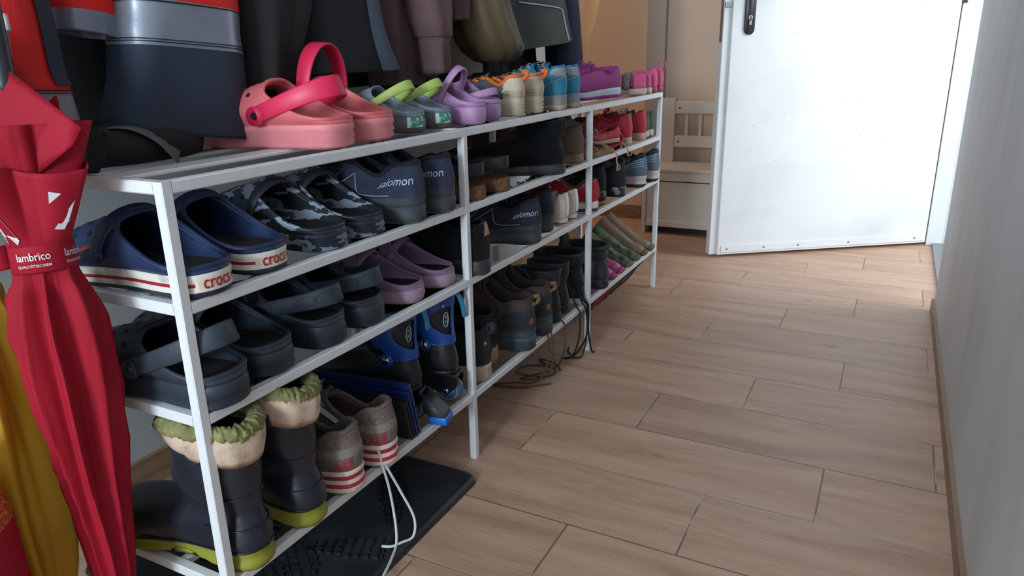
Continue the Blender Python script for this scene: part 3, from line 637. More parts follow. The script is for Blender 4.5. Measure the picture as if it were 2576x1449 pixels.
# red pair, bow shoes, brown lace-ups, green pair in the far bay
redl = mat('red_canvas', srgb(178,34,50), .6, srgb(158,28,42), 20, .2, 300)
beigesole = mat('beige_rubber', srgb(190,160,132), .7, srgb(150,118,92), 40, .1, 100, mix=(.5,.8))
for y,s,lab in ((2.213,1,'plain red canvas shoe with beige sole, left one of the upright pair'),(2.362,-1,'plain red canvas shoe with beige sole, beside the green trainers')):
    S = sneaker('canvas_shoe', .24, .092, s, redl, [beigesole], [(0,.003,0),(.45,0,0),(.5,-.001,0),(.6,.0005,0),(1,.002,0)], hz=.026, fz=.018, hh=.098, dip=.070, fh=.088, wr=.0005, tongue=(redl,.006), laces=mat('red_lace', srgb(150,40,50), .8))
    place(S, .0, y, Z2+.0005, 10, 0, 0, lab, 'shoe', G2)
pinkbow = mat('pale_pink_ribbon', srgb(214,178,170), .7)
def bowshoe(x,y,z,yaw,pitch,roll,lab,c=redl):
    S = sneaker('ballet_flat', .165, .066, 1, c, [beigesole], flat_prof, hz=.014, fz=.012, hh=.048, dip=.038, fh=.034, op=.66, wr=0, toeh=.018, wide=1.15, insole=beigesole)
    bm = bmesh.new(); c0 = S['upper'](.5,.9,.004)
    for s in (-1,1): tube(bm, cr([c0, c0+V(0,s*.010,.007), c0+V(-.002,s*.020,.001), c0+V(0,s*.010,-.002), c0],5), .0022, 6, flat=.6)
    tube(bm,[c0+V(0,-.003,0),c0+V(0,.003,0)],.004,6)
    fin('bow', bm, pinkbow, S['root']); place(S, x,y,z,yaw,pitch,roll,lab,'shoe',G2)
bowshoe(-.018, 2.118, Z2+.022, 72, 0, 0, 'small red ballet flat with a pale pink bow lying on top in the far bay')
bowshoe(-.045, 2.150, Z2+.018, 80, 6, 62, 'small red ballet flat tipped on its side showing its beige sole')
sandy = mat('sandy_leather', srgb(150,112,86), .8, bump=.3)
root = empty('flat_sandal'); base = outline(.16,.062,1); bm = bmesh.new(); loft(bm, [[p+Vector((0,0,z)) for p in inset(base,i_)] for z,i_ in ((0,.002),(.004,0),(.012,0),(.014,.002))], None, True, True); fin('sole', bm, sandy, root)
for u in (.35,.68):
    bm = bmesh.new(); ribbon(bm, [Vector((-u*.16, .026*math.cos(PI*q/12), .012+.016*math.sin(PI*q/12))) for q in range(13)], V(.012,0,0), .0025); fin('strap', bm, sandy, root)
root.location = (-.005, 2.030, Z2+.0005); root.rotation_euler.z = math.radians(78); tag(root, 'small sandy brown sandal lying under the red ballet flat, next to the rack leg', 'sandal', G2)
brownl = mat('dark_brown_leather', srgb(72,52,42), .6, srgb(56,42,36), 18, .4, 200)
brownlace = mat('brown_round_lace', srgb(100,78,60), .8)
S = sneaker('leather_shoe', .26, .088, 1, brownl, [mat('dark_brown_sole', srgb(52,42,38), .7)], flat_prof, hz=.022, fz=.018, hh=.088, dip=.074, fh=.098, tongue=(brownl,.018), laces=brownlace)
place(S, -.135, 2.195, Z2+.0005, 66, 0, 0, 'dark brown laced leather shoe lying lengthwise behind the red shoes in the far bay', 'shoe', G2)
S = sneaker('leather_shoe', .26, .088, -1, brownl, [MC['dark_brown_sole']], flat_prof, hz=.022, fz=.018, hh=.088, dip=.074, fh=.098, tongue=(brownl,.018), laces=brownlace)
place(S, -.262, 2.34, Z2+.0005, 60, 0, 0, 'dark brown laced leather shoe at the back, behind the plain red pair', 'shoe', G2)
greenc = mat('sage_green_canvas', srgb(78,96,80), .8, srgb(64,80,68), 30, .3, 300)
for y,s,lab in ((2.435,1,'sage green trainer with white sole, between the red shoe and its twin'),(2.487,-1,'sage green trainer with white sole in the far end of the second tier')):
    S = sneaker('trainer', .18, .062, s, greenc, [white_rub], [(0,.003,0),(.3,0,0),(.4,-.001,0),(.7,-.001,0),(1,.002,0)], hz=.024, fz=.018, hh=.086, dip=.062, fh=.080, wr=.0004, toeh=.03, laces=white_rub, tongue=(greenc,.01))
    place(S, -.014, y, Z2+.0005, 2, 0, 0, lab, 'shoe', G2)
# ---------------- top tier
coral = mat('coral_foam', srgb(222,112,116), .5, srgb(206,96,102), 9, .08, 200, mix=(.4,.7))
coral_s = mat('dusty_pink_sole', srgb(232,140,146), .6, srgb(188,112,112), 12, .15, 150, mix=(.5,.8))
hot = mat('hot_pink_foam', srgb(222,40,84), .45)
blk_riv = mat('black_rivet', srgb(24,20,24), .4)
pp = [(0,.007,0),(.15,.001,0),(.35,-.003,0),(.40,-.0005,0),(.65,-.003,0),(.70,-.001,0),(.9,.001,0),(1,.003,0)]
for y,s,ps,x,yw,lab in ((.868,1,20,.0,6,'coral pink clog with a hot pink strap worn round the heel'),(.972,-1,86,-.004,4,'coral pink clog with its hot pink strap standing up like a hoop')):
    S = clog('clog', .280, .118, s, coral, [coral_s], pp, hz=.038, fz=.032, inst=.100, strap=.44 if ps<50 else .37, strap_mat=hot, psi=ps, heelz=.043, rivet=blk_riv, sw=.024, pu=.46, pzf=.012, hole_mat=dark_in)
    place(S, x, y, Z1+.0005, yw, 0, 0, lab, 'clog', G1)
greyfoam = mat('grey_foam', srgb(134,142,156), .55, srgb(110,116,124), 12, .1, 200)
greysl = mat('grey_brown_sole', srgb(104,110,112), .6, srgb(96,86,80), 10, .1, 200)
lime = mat('lime_foam', srgb(184,206,110), .5, srgb(170,180,90), 10)
croc_print = mat('green_scale_print', srgb(24,32,36), .5, srgb(40,104,84), 90, kind='voronoi', mix=(.04,.10))
whiteprint = mat('white_scale_print', srgb(60,140,120), .5, srgb(206,226,222), 40, mix=(.42,.46))
for y,s,lab in ((1.098,1,'small grey clog with a lime strap and scale-print label, nearest the coral clogs'),(1.190,-1,'small grey clog with a lime strap, beside the lilac clogs')):
    S = clog('clog', .205, .086, s, greyfoam, [greysl], None, hz=.029, fz=.025, inst=.080, strap=.42, strap_mat=lime, psi=30, heelz=.035, rivet=mat('slate_rivet', srgb(66,86,108), .3), sw=.018, pu=.47, pzf=.015)
    bm = bmesh.new(); patch(bm, S['sole'], .075, .005, .35, .92, .0012, 10,4); fin('side_label', bm, whiteprint, S['root'])
    bm = bmesh.new(); patch(bm, S['upper'], .34, .46, .04, .45, .0012, 10,5); fin('scale_print', bm, croc_print, S['root'])
    bm = bmesh.new(); patch(bm, S['sole'], .24, .14, .35, .85, .0012, 10,4); fin('sole_print', bm, croc_print, S['root'])
    place(S, -.022, y, Z1+.0005, 8, 0, 0, lab, 'clog', G1)
lilac = mat('lilac_foam', srgb(186,142,188), .5, srgb(160,120,156), 12, .1, 200, mix=(.4,.75))
for y,s,ps,lab in ((1.268,1,62,'small lilac clog nearest the grey clogs, strap part-way up'),(1.352,-1,14,'small lilac clog with strap round the heel, beside the orange-trimmed trainers')):
    S = clog('clog', .18, .080, s, lilac, [lilac], None, hz=.036, fz=.030, inst=.082, strap=.42, psi=ps, heelz=.041, rivet=mat('dark_blue_rivet', srgb(50,56,82), .35), sw=.018, pu=.46, pzf=.008)
    place(S, .006 if s > 0 else -.006, y, Z1+.0005, 2, 0, 0, lab, 'clog', G1)
olive = mat('olive_foam', srgb(92,94,54), .6); yell = mat('mustard_foam', srgb(186,176,84), .6, srgb(150,138,60), 60)
for y,lab in ((1.035,'small olive clog with mustard strap, back row right behind the coral clogs'),(1.128,'small olive clog at the back of the top tier behind the grey clogs')):
    S = clog('clog', .165, .072, 1 if y < 1.1 else -1, olive, [yell], None, hz=.024, fz=.020, inst=.078, strap=.44, strap_mat=yell, psi=16, heelz=.030, sw=.02, pu=.46)
    place(S, -.238, y, Z1+.006, 8, 0, 0, lab, 'clog', G1)
sandg = mat('cream_knit', srgb(206,192,166), .75, srgb(160,138,110), 14, .3, 300, mix=(.5,.85)); gk = mat('grey_knit', srgb(92,98,110), .9, bump=.9, bscale=900)
orange = mat('orange_piping', srgb(222,116,54), .6)
for y,s,lab in ((1.462,1,'child trainer in grey and cream with orange collar trim, beside the lilac clogs'),(1.560,-1,'child trainer in grey and cream with orange heel loop, beside the turquoise pair')):
    S = sneaker('trainer', .19, .078, s, [gk, sandg], [sandg], [(0,.006,0),(.1,.001,0),(.22,-.003,0),(.3,0,0),(.42,-.003,0),(.5,0,0),(.62,-.003,0),(.7,0,0),(.85,-.002,0),(1,.001,0)], hz=.040, fz=.022, hh=.088, dip=.066, fh=.082, op=.50, toeh=.03,
        umatf=lambda u,v,z: 1 if (u < .20 and z < .084) or z < .048-.05*u else 0, rim=(.0048,orange), bow=0, laces=orange, tongue=(gk,.012), wr=.0005, insole=gk)
    bm = bmesh.new(); c = S['upper'](0,.97,.002); tube(bm, cr([c+V(0,0,-.010), c+V(.010,0,-.002), c+V(.010,0,.008), c+V(0,0,.006)],5), .003, 8, flat=1.8); fin('heel_loop', bm, orange, S['root'])
    bm = bmesh.new()
    for q in range(5): tube(bm, [S['upper'](.12-.10*a/6, .05+.06*q+ .10*(1-a/6), .0012) for a in range(7)], .0012, 5)
    fin('ridge', bm, sandg, S['root'])['kind'] = 'stuff'
    place(S, -.002, y, Z1+.0005, 3, 0, 0, lab, 'shoe', G1)
tq = mat('turquoise_fabric', srgb(38,128,160), .6, srgb(30,112,150), 16, .2, 300); tqg = mat('pale_grey_suede', srgb(150,154,158), .8); tqi = mat('bright_blue_lining', srgb(30,120,170), .8)
grsole = mat('grey_striped_sole', srgb(128,134,140), .6, srgb(160,140,118), 15, mix=(.45,.7))
for y,s,lab in ((1.668,1,'turquoise and grey child trainer next to the orange-trimmed pair'),(1.752,-1,'turquoise and grey child trainer behind its twin, towards the door end')):
    S = sneaker('trainer', .20, .080, s, [tq, tqg], [MC['beige_rubber'], grsole], [(0,.003,0),(.32,0,0),(.36,.002,1),(.5,-.001,1),(.55,.001,1),(.7,-.001,1),(.75,.001,1),(1,.001,1)], hz=.036, fz=.022, hh=.104, dip=.074, fh=.106, op=.46, toeh=.03,
        umatf=lambda u,v,z: 1 if (u < .17 and z > .076+.05*u) else 0, rim=(.003,tqi), bow=0, laces=tqg, tongue=(tqi,.006), wr=.0004, insole=tqi)
    bm = bmesh.new(); tube(bm, [S['upper'](.03+.13*q/10,.62-.03*q+.0*q, .001) for q in range(11)], .0016, 5); fin('side_line', bm, tqg, S['root'])
    place(S, .010, y, Z1+.0005, 3, 0, 0, lab, 'shoe', G1)
purp = mat('magenta_mesh', srgb(148,56,124), .7, srgb(168,66,136), 9, .5, 900, mix=(.4,.7)); purpsole = mat('lilac_white_midsole', srgb(196,196,214), .5); purpout = mat('magenta_outsole', srgb(150,44,142), .5)
for x,y,s,yw,lab in ((-.052,2.215,1,64,'large magenta running shoe with white midsole lying lengthwise on the top tier'),(-.095,2.285,-1,58,'magenta running shoe half hidden behind its twin, beside the sparkly sandals')):
    S = sneaker('running_shoe', .245, .090, s, purp, [purpsole, purpout], [(0,.006,1),(.08,.001,1),(.35,-.002,1),(.42,-.002,0),(.8,-.001,0),(1,.002,0)], hz=.032, fz=.020, hh=.090, dip=.066, fh=.092, laces=purp, tongue=(purp,.010), rim=(.003,purp), wr=.0006)
    place(S, x, y, Z1+.0005, yw, 0, 0, lab, 'shoe', G1)
spk = mat('silver_sequins', srgb(200,196,190), .35, srgb(96,84,84), 420, metal=.3, mix=(.42,.5)); pnk = mat('pink_fabric', srgb(206,84,132), .7, bump=.2); pls = mat('off_white_sole', srgb(196,182,162), .7)
for y,s,lab in ((2.372,1,'pink child sandal with a silver sequin strap, beside the magenta shoes'),(2.432,-1,'pink child sandal with a silver sequin strap, right behind its twin')):
    root = empty('child_sandal'); base = outline(.165,.066,s,1.05); bm = bmesh.new()
    loft(bm, [[p+Vector((0,0,z*(1-.3*smooth(-p.x/.165)))) for p in inset(base,i_)] for z,i_ in ((0,.003),(.004,0),(.018,0),(.020,.002))], None, True, True); fin('sole', bm, pls, root)
    sf = Surf([[p+Vector((0,0,.018+q*.012)) for p in inset(base,.003+.0006*q)] for q in range(5)], V(-.08,0,.03))
    bm = bmesh.new(); patch(bm, sf, .15, -.15, 0, .98, .0, 20, 4); o = fin('heel_cup', bm, pnk, root); mm = o.modifiers.new('t','SOLIDIFY'); mm.thickness = .003
    for u,h,w_,m in ((.42,.050,.020,spk),(.68,.034,.020,spk),(.85,.024,.014,pnk)):
        bm = bmesh.new(); ribbon(bm, [Vector((-u*.165, .030*math.cos(PI*q/14), .016+h*math.sin(PI*q/14)**.85)) for q in range(15)], V(w_,0,.3*w_), .003); fin('strap', bm, m, root)
    root.location = (-.008,y,Z1+.0005); root.rotation_euler.z = math.radians(24); tag(root, lab, 'sandal', G1)
for y,s,lab in ((2.490,1,'small pink slip-on shoe with heel loop, left one at the far end'),(2.560,-1,'small pink slip-on shoe with heel loop at the very end of the top tier')):
    S = sneaker('slip_on_shoe', .16, .066, s, pnk, [mat('pink_sole', srgb(170,64,106), .6)], flat_prof, hz=.018, fz=.014, hh=.082, dip=.056, fh=.074, wr=.0008, toeh=.028, tread=0)
    bm = bmesh.new(); c = S['upper'](0,.97,.002); tube(bm, cr([c+V(0,0,-.010), c+V(.008,0,.004), c+V(.006,0,.018), c+V(0,0,.012)],5), .0026, 8); fin('heel_loop', bm, pnk, S['root'])
    place(S, -.008, y, Z1+.0005, 4, 0, 0, lab, 'shoe', G1)
# back row of the top tier
dgrey = mat('dark_grey_suede', srgb(84,78,76), .9, srgb(58,52,52), 25, .4, 300); tansd = mat('tan_suede', srgb(132,98,76), .85, srgb(110,82,64), 20, .3, 200)
for (x,y,yw,L,W,m,m2,lab) in ((-.215,1.452,16,.19,.076,dgrey,MC['mud_grey_rubber'],'dark grey-brown child shoe at the back of the top tier behind the lilac clogs'),
        (-.225,1.70,62,.20,.078,dgrey,MC['mud_grey_rubber'],'dark grey trainer lying lengthwise behind the orange-trimmed pair'),
        (-.235,1.955,30,.18,.074,tansd,MC['tan_welt'],'tan brown child shoe behind the turquoise trainers'),
        (-.215,2.235,50,.20,.076,brownl,MC['tan_welt'],'brown shoe with big lace loops behind the magenta running shoe'),
        (-.265,2.405,40,.17,.070,mat('moss_green_fabric', srgb(126,132,50), .8),MC['tan_welt'],'moss green child shoe at the back of the top tier')):
    S = sneaker('child_shoe', L, W, 1, m, [m2], flat_prof, hz=.022, fz=.018, hh=.084, dip=.064, fh=.092, toeh=.032, bow=1 if m is brownl else 0, laces=brownlace if m is brownl else m, tongue=(m,.016), rim=(.0035,m))
    place(S, x, y, Z1+.004, yw, 0, 0, lab, 'shoe', G1)
# ---------------- third tier
clprof = [(0,.008,0),(.10,.001,0),(.16,.0,0),(.42,-.003,0),(.47,.0005,0),(.85,-.001,0),(.92,.003,0),(1,.006,0)]
for x,y,s,ps,st_,lab in ((.022,.584,1,22,.46,'faded black clog with its strap round the heel, third tier at the rack corner'),(.004,.684,-1,70,.24,'faded black clog on the third tier, right behind the corner one')):
    S = clog('clog', .290, .112, s, charcoal, [charcoal], clprof, hz=.038, fz=.032, inst=.096, strap=st_, psi=ps, heelz=.044, sw=.022, pu=.46, pzf=.010)
    place(S, x, y, Z3+.0005, 2, 0, 0, lab, 'clog', G3)
for x,y,s,lab in ((.004,.802,1,'black clog with ribbed thick sole and heel strap, nearest the faded corner clogs'),(.004,.900,-1,'black clog with ribbed thick sole and heel strap, beside the mauve clogs')):
    S = clog('clog', .285, .110, s, charcoal, [charcoal], [(0,.004,0),(.06,-.002,0),(.12,.0,0),(.3,-.003,0),(.36,.0,0),(.5,-.0025,0),(.56,.0,0),(.8,-.002,0),(.9,.002,0),(1,.005,0)], hz=.038, fz=.032, inst=.096, strap=.47, psi=13, heelz=.044, sw=.022, pu=.46, pzf=.014)
    bm = bmesh.new()
    pts = S['strap_pts']; a = math.radians(12); wv = Vector((-math.sin(a),0,math.cos(a)))
    for c,hl in ((.25,1.5),(.36,1.5),(.5,2)):
        i0 = c*24; lp = []
        for q in range(17):
            t = 2*PI*q/16; ii = i0+hl*math.cos(t); i_ = int(ii); p = pts[i_].lerp(pts[min(24,i_+1)], ii-i_); o = (p-Vector((-.12,0,p.z))).normalized()
            lp.append(p+wv*(.0065*math.sin(t))+o*.0024)
        tube(bm, lp, .0009, 5)
    fin('strap_emboss', bm, charcoal, S['root'])['kind'] = 'stuff'
    place(S, x, y, Z3+.0005, 3, 0, 0, lab, 'clog', G3)
mauve = mat('mauve_foam', srgb(142,116,146), .5, srgb(126,100,128), 8, .08, 200, mix=(.4,.7)); mauve_s = mat('scuffed_mauve_sole', srgb(162,136,154), .6, srgb(132,100,96), 22, .2, 120, mix=(.48,.75))
for x,y,s,lab in ((.004,1.030,1,'mauve clog without strap on the third tier, beside the black ribbed clogs'),(.006,1.133,-1,'mauve clog at the second rack leg, beside the black shoe with tan tab')):
    S = clog('clog', .272, .100, s, mauve, [mauve_s], [(0,.009,0),(.15,.003,0),(.5,0,0),(.62,-.001,0),(.68,.001,0),(1,.002,0)], hz=.028, fz=.024, inst=.098, strap=.19, psi=66, heelz=.034, sw=.012, pu=.45, pzf=.014, rivet=blk_riv)
    place(S, x, y, Z3+.0005, 13, 0, 0, lab, 'clog', G3)
tabm = mat('tan_leather_tab', srgb(160,120,100), .6)
blksd = suede
for x,y,s,yw,lab in ((.032,1.226,1,4,'black ankle shoe with tan heel tab and worn sole at the second rack leg'),(-.18,1.262,-1,4,'black ankle shoe at the back, behind the tan-tabbed one on the third tier')):
    S = sneaker('ankle_shoe', .25 if s > 0 else .2, .088, s, blksd, [worn_sole], flat_prof, hz=.032, fz=.022, hh=.108, dip=.098, fh=.118, laces=bootlace_black, tongue=(blksd,.016), wr=.001)
    bm = bmesh.new(); patch(bm, S['upper'], .030, -.030, .66, .99, .002, 8, 5, f=lambda a,b: (.030*(1-.4*b)-.060*(1-.4*b)*a, .66+.33*b)); fin('heel_tab', bm, tabm, S['root'])
    place(S, x, y, Z3+.0005, yw, 0, 0, lab, 'shoe', G3)
darkrun = mat('near_black_blue_fabric', srgb(32,38,54), .85, srgb(40,46,60), 40, .8, 500)
salomon(1, .018, 1.506, Z3, 22, 'blackish blue running shoe with lettering on the third tier, middle bay', G3, darkrun)
salomon(-1, .0, 1.615, Z3, 12, 'blackish blue running shoe without visible lettering beside the small white pair', G3, darkrun, text=False)
offw = mat('off_white_canvas', srgb(214,204,194), .8, srgb(190,178,166), 25, .3, 400); wsole = mat('white_sole', srgb(216,210,202), .5)
for y,s,lab in ((1.690,1,'small off-white canvas shoe with red-lined sole, left of its twin'),(1.752,-1,'small off-white canvas shoe with red-lined sole, in front of the red sneaker')):
    S = sneaker('canvas_shoe', .145, .058, s, offw, [wsole, redline], [(0,.002,0),(.3,0,0),(.5,-.0005,1),(.62,-.0005,0),(.9,0,0),(1,.002,0)], hz=.020, fz=.018, hh=.086, dip=.062, fh=.070, wr=.0003, toeh=.028, tread=0, laces=wsole, tongue=(offw,.01))
    bm = bmesh.new(); tube(bm, [S['upper'](0,q/10,.0015) for q in range(1,11)], .0035, 8, flat=.6); fin('heel_strip', bm, wsole, S['root'])
    place(S, .004, y, Z3+.0005, 4, 0, 0, lab, 'shoe', G3)
redc = mat('deep_red_canvas', srgb(168,22,44), .75, srgb(140,22,38), 14, .3, 400); beigel = mat('beige_lining', srgb(136,112,98), .9)
for x,y,s,yw,lab in ((.012,1.893,1,24,'red canvas sneaker with beige lining, white laces and white sole, at the third rack leg'),):
    S = sneaker('canvas_sneaker', .265, .096, s, [redc,wsole], [wsole, mat('dark_sole_line', srgb(60,54,56), .6)], [(0,.002,0),(.12,0,0),(.42,-.0005,1),(.5,-.0005,0),(.8,-.0005,0),(1,.002,0)], hz=.032, fz=.028, hh=.090, dip=.062, fh=.104, op=.44, wr=.0006, laces=wsole, tongue=(beigel,.02), insole=beigel, lin_off=0, rim=(.0028,beigel),
        umatf=lambda u,v,z: 1 if u > .86 else 0)
    bm = bmesh.new(); tube(bm, [S['upper'](0,q/10,.0012) for q in range(1,11)], .004, 8, flat=.5); fin('heel_strip', bm, redc, S['root'])
    place(S, x, y, Z3+.0005, yw, 0, 0, lab, 'shoe', G3)
blkmesh = mat('black_knit', srgb(34,36,40), .85, bump=.6, bscale=800); airs = mat('black_grey_airsole', srgb(40,42,46), .35, srgb(140,144,148), 60, mix=(.55,.62))
for x,y,s,lab in ((-.02,2.040,1,'black trainer with sandy laces hanging over it in the far bay'),(.010,2.136,-1,'black trainer with a transparent heel unit, beside the light blue running shoes')):
    S = sneaker('trainer', .26, .088, s, blkmesh, [airs], flat_prof, hz=.032, fz=.022, hh=.108, dip=.082, fh=.110, laces=bootlace_black, tongue=(blkmesh,.02), wr=.0006)
    bm = bmesh.new()
    for q in range(4): tube(bm, [S['upper'](.30+.03*a/4, .55+.08*q, .0015) for a in range(5)], .0012, 5)
    fin('eyelet_bars', bm, pipe_g, S['root'])['kind'] = 'stuff'
    place(S, x, y, Z3+.0005, 6, 0, 0, lab, 'shoe', G3)
lblue = mat('light_slate_blue_fabric', srgb(92,112,130), .7, srgb(70,88,106), 8, .5, 700); nvk = mat('navy_knit', srgb(32,42,58), .85, bump=.6, bscale=700)
pinkw = mat('pinkish_white_midsole', srgb(200,182,186), .6); 
for x,y,s,lab in ((.020,2.318,1,'light slate blue running shoe with navy collar and pinkish midsole, left of its twin'),(.026,2.440,-1,'light slate blue running shoe with pinkish midsole, last on the third tier')):
    S = sneaker('running_shoe', .27, .098, s, [lblue, nvk], [navy_out, pinkw], [(0,.010,0),(.12,.004,0),(.32,.001,0),(.36,-.003,1),(.65,-.005,1),(.85,-.001,1),(1,.003,1)], hz=.040, fz=.026, hh=.112, dip=.076, fh=.106, op=.47, wr=.0006, laces=nvk, tongue=(nvk,.022),
        umatf=lambda u,v,z: 1 if (z > .070+.03*u+.05*max(0,.25-u)*4*.6 or u > .52) else 0, insole=nvk)
    bm = bmesh.new()
    for q in range(4): tube(bm, [S['upper'](.045+.20*a/10, .80-.11*q-.03*a*.6, .0014) for a in range(11)], .0012, 5)
    fin('stripes', bm, lett, S['root'])['kind'] = 'stuff'
    place(S, x, y, Z3+.0005, 6, 0, 0, lab, 'shoe', G3)
# ---------------- bottom tier
# rain boots with rolled fleece lining
rubb = mat('black_boot_rubber', srgb(28,34,44), .38, srgb(38,44,54), 10, .25, 60, mix=(.4,.7)); ysole = mat('yellow_green_sole', srgb(142,142,48), .5, srgb(110,108,48), 16, .1, 100, mix=(.5,.8))
fleece_w = mat('cream_quilted_lining', srgb(204,180,158), .85, srgb(142,114,94), 30, .3, 200, mix=(.5,.8)); sherpa = mat('green_sherpa', srgb(116,114,70), .95, srgb(148,146,100), 60, 1., 180, mix=(.35,.7))
for x,y,s,yw,top,lab in ((.026,.592,1,5,.195,'black rubber boot with yellow-green sole and rolled fleece lining, at the rack corner'),(.028,.694,-1,-2,.200,'black rubber boot with yellow-green sole and rolled fleece lining, beside the grey running shoes')):
    S = boot('rubber_boot', .290, .100, s, rubb, [ysole], [(0,.006,0),(.15,.002,0),(.45,.0,0),(.6,-.003,0),(.92,-.003,0),(1,.001,0)], .030, top, wtop=.46, rtop=.228, utop=.245, tread=.005, arch=.014, heelw=1.12, wrinkle=.0022, toeh=.045, bulge=.008)
    r = S['root']; sf = S['upper']
    bm = bmesh.new()
    for rr,t0,t1 in ((.045,-.32,.32),(.30,-.22,.22),(.62,.03,.16),(.62,-.16,-.03)): tube(bm, [sf(t0+(t1-t0)*q/30, rr+(.05*abs(t0+(t1-t0)*q/30)/.3 if rr==.30 else 0), .001) for q in range(31)], .0013, 5)
    fin('seam', bm, rubb, r)['kind'] = 'stuff'
    bm = bmesh.new(); patch(bm, sf, .28, .10, .86, .95, .003, 12, 3); fin('strap', bm, rubb, r)
    bm = bmesh.new(); box(bm, (-.052,-.049,top-.022),(-.030,-.043,top-.002),0,.001); fin('buckle', bm, MC['dark_buckle'], r)
    topl = S['top']; cc = sum(topl, Vector())/NS; rows = []; rn = random.Random(11+s)
    ph = rn.random()*9
    for sc,dz,w_ in ((.90,-.03,0),(.92,.008,.3),(.96,.018,1),(1.06,.021,1),(1.13,.013,1),(1.15,.002,1),(1.12,-.010,1),(1.06,-.018,.5),(1.01,-.014,0)):
        row = []
        for i,p in enumerate(topl):
            a = 2*PI*i/NS; wv = .10*math.sin(3*a+ph)*w_*.5+.04*math.sin(7*a+ph*2)*w_
            hd = .35+.65*max(0,math.cos(a))**.5 if math.cos(a) > 0 else .35; q = cc+(p-cc)*(sc+wv*.6); q.z = p.z+(dz if dz > 0 else dz*hd*1.6)+.006*math.sin(2*a+ph)*w_; row.append(q)
        rows.append(row)
    bm = bmesh.new(); loft(bm, rows); fin('rolled_lining', bm, fleece_w, r)
    bm = bmesh.new(); rws = []
    ring = [cc+(p-cc)*(1.0-.04*math.cos(2*PI*i/NS))+Vector((0,0,.016+.006*(1-math.cos(2*PI*i/NS-.9))*-1+.006+.006*math.sin(2*(2*PI*i/NS)+ph))) for i,p in enumerate(topl)]
    n2 = 192; ring = [ring[int(i*NS/n2)].lerp(ring[(int(i*NS/n2)+1)%NS], (i*NS/n2)%1) for i in range(n2)]
    for i,p in enumerate(ring):
        o = (p-cc); o.z = 0; o.normalize(); up_ = V(0,0,1)
        rws.append([p+(o*math.cos(2*PI*k/12)+up_*math.sin(2*PI*k/12))*(.0115*(1+.5*noise.noise(p*260+Vector((k*2.1,0,0))))) for k in range(12)])
    loft(bm, rws+[rws[0]]); bmesh.ops.remove_doubles(bm, verts=bm.verts, dist=1e-6); fin('fleece_edge', bm, sherpa, r)
    place(S, x, y, Z4+.0005, yw, 0, 0, lab, 'boot', G4)
# grey running shoes with red stripes
knit = mat('dusty_grey_mesh', srgb(132,116,110), .9, srgb(104,92,88), 260, .8, 420, mix=(.38,.62)); ovl = mat('dusty_grey_overlay', srgb(140,128,120), .6, srgb(116,102,94), 20, .2, 200)
adis = mat('dirty_white_midsole', srgb(226,206,192), .6, srgb(170,142,124), 24, .2, 150, mix=(.5,.8)); adir = mat('raspberry_red', srgb(166,46,62), .55); adin = mat('coral_red_insole', srgb(196,62,66), .8)
glace = mat('grey_flat_lace', srgb(150,142,138), .9)
aprof = [(0,.007,3),(.10,.002,3),(.12,.0,0),(.28,-.001,0),(.30,-.0015,1),(.44,-.002,1),(.46,-.003,0),(.60,-.003,0),(.62,-.003,1),(.78,-.002,1),(.80,-.001,0),(1,.003,0)]
for x,y,s,yw,lab in ((.024,.800,1,10,'grey mesh running shoe with red-striped white sole, its white lace hanging onto the mat'),(.026,.888,-1,6,'grey mesh running shoe with red-striped white sole, beside the blue folders')):
    S = sneaker('running_shoe', .285, .098, s, [knit, ovl], [adis, adir, adir, black_rub], aprof, hz=.044, fz=.026, hh=.112, dip=.082, fh=.110, op=.47, insole=adin, rim=(.0045,knit), laces=glace, tongue=(knit,.018), arch=.016, wr=.0008,
        umis=lambda r_2: 1 if .34 < r_2 < .56 else 0, rows=22, thick=.007)
    sf = S['upper']; r = S['root']
    bm = bmesh.new()
    for k,(h_) in enumerate((.10,.16,.22)):
        t_ = .070-.016*k; n_ = 5
        rows = [[sf(t_+dd*(1 if 1 else 0), .13+h_*q/n_, .0012) for q in range(n_+1)] for dd in (-.005,.005)]
        loft(bm, rows, None, closed=False)
    fin('mountain_logo', bm, adir, r)
    surf_text('adidas', sf, .058, .095, .075, .085, .0014, weight=.01, m=adir, parent=r)
    bm = bmesh.new()
    for off in (.0,.035,.07): tube(bm, [sf(.10+.16*q/12, .44+.10*math.sin(q/12*PI)*.7+off, .0012) for q in range(13)], .0012, 5)
    fin('swoosh_ridge', bm, ovl, r)['kind'] = 'stuff'
    place(S, x, y, Z4+.0005, yw, 0, 0, lab, 'running shoe', G4)
# long white lace pair hanging from the first running shoe to the mat
def wpath(pts, n=8): return cr(pts, n)
# leaning panels
fold_b = mat('deep_blue_plastic', srgb(24,48,104), .35); fold_k = mat('black_board', srgb(34,36,42), .6, bump=.1)
def panel(y0, lean, th, h, l, m, lab, z0, x0, yaw):
    o = empty('folder_panel', (x0,y0,z0)); bm = bmesh.new()
    box(bm, (-l,0,0),(0,th,h),0,.0008); fin('cover', bm, m, o, False)
    bm = bmesh.new(); box(bm, (-l+.001,th*.3,h*.97),(-.001,th*.7,h+.0006)); fin('edge', bm, fold_k, o, False)
    o.rotation_euler = (math.radians(lean),0,math.radians(yaw)); tag(o, lab, 'folder', 'panels leaning on the bottom tier')
panel(.990, 14, .006, .115, .30, fold_b, 'deep blue plastic folder leaning beside the inline skates, the tallest of the stack', Z4, .004, 6)
panel(.980, 14, .004, .102, .29, fold_b, 'second deep blue plastic folder, just left of the tallest one', Z4, .006, 6)
panel(.971, 14, .0035, .092, .28, fold_k, 'black board right next to the blue folders', Z4, .006, 6)
panel(.963, 14, .0035, .088, .28, fold_k, 'black board nearest the grey running shoes, outermost of the leaning stack', Z4, .006, 6)
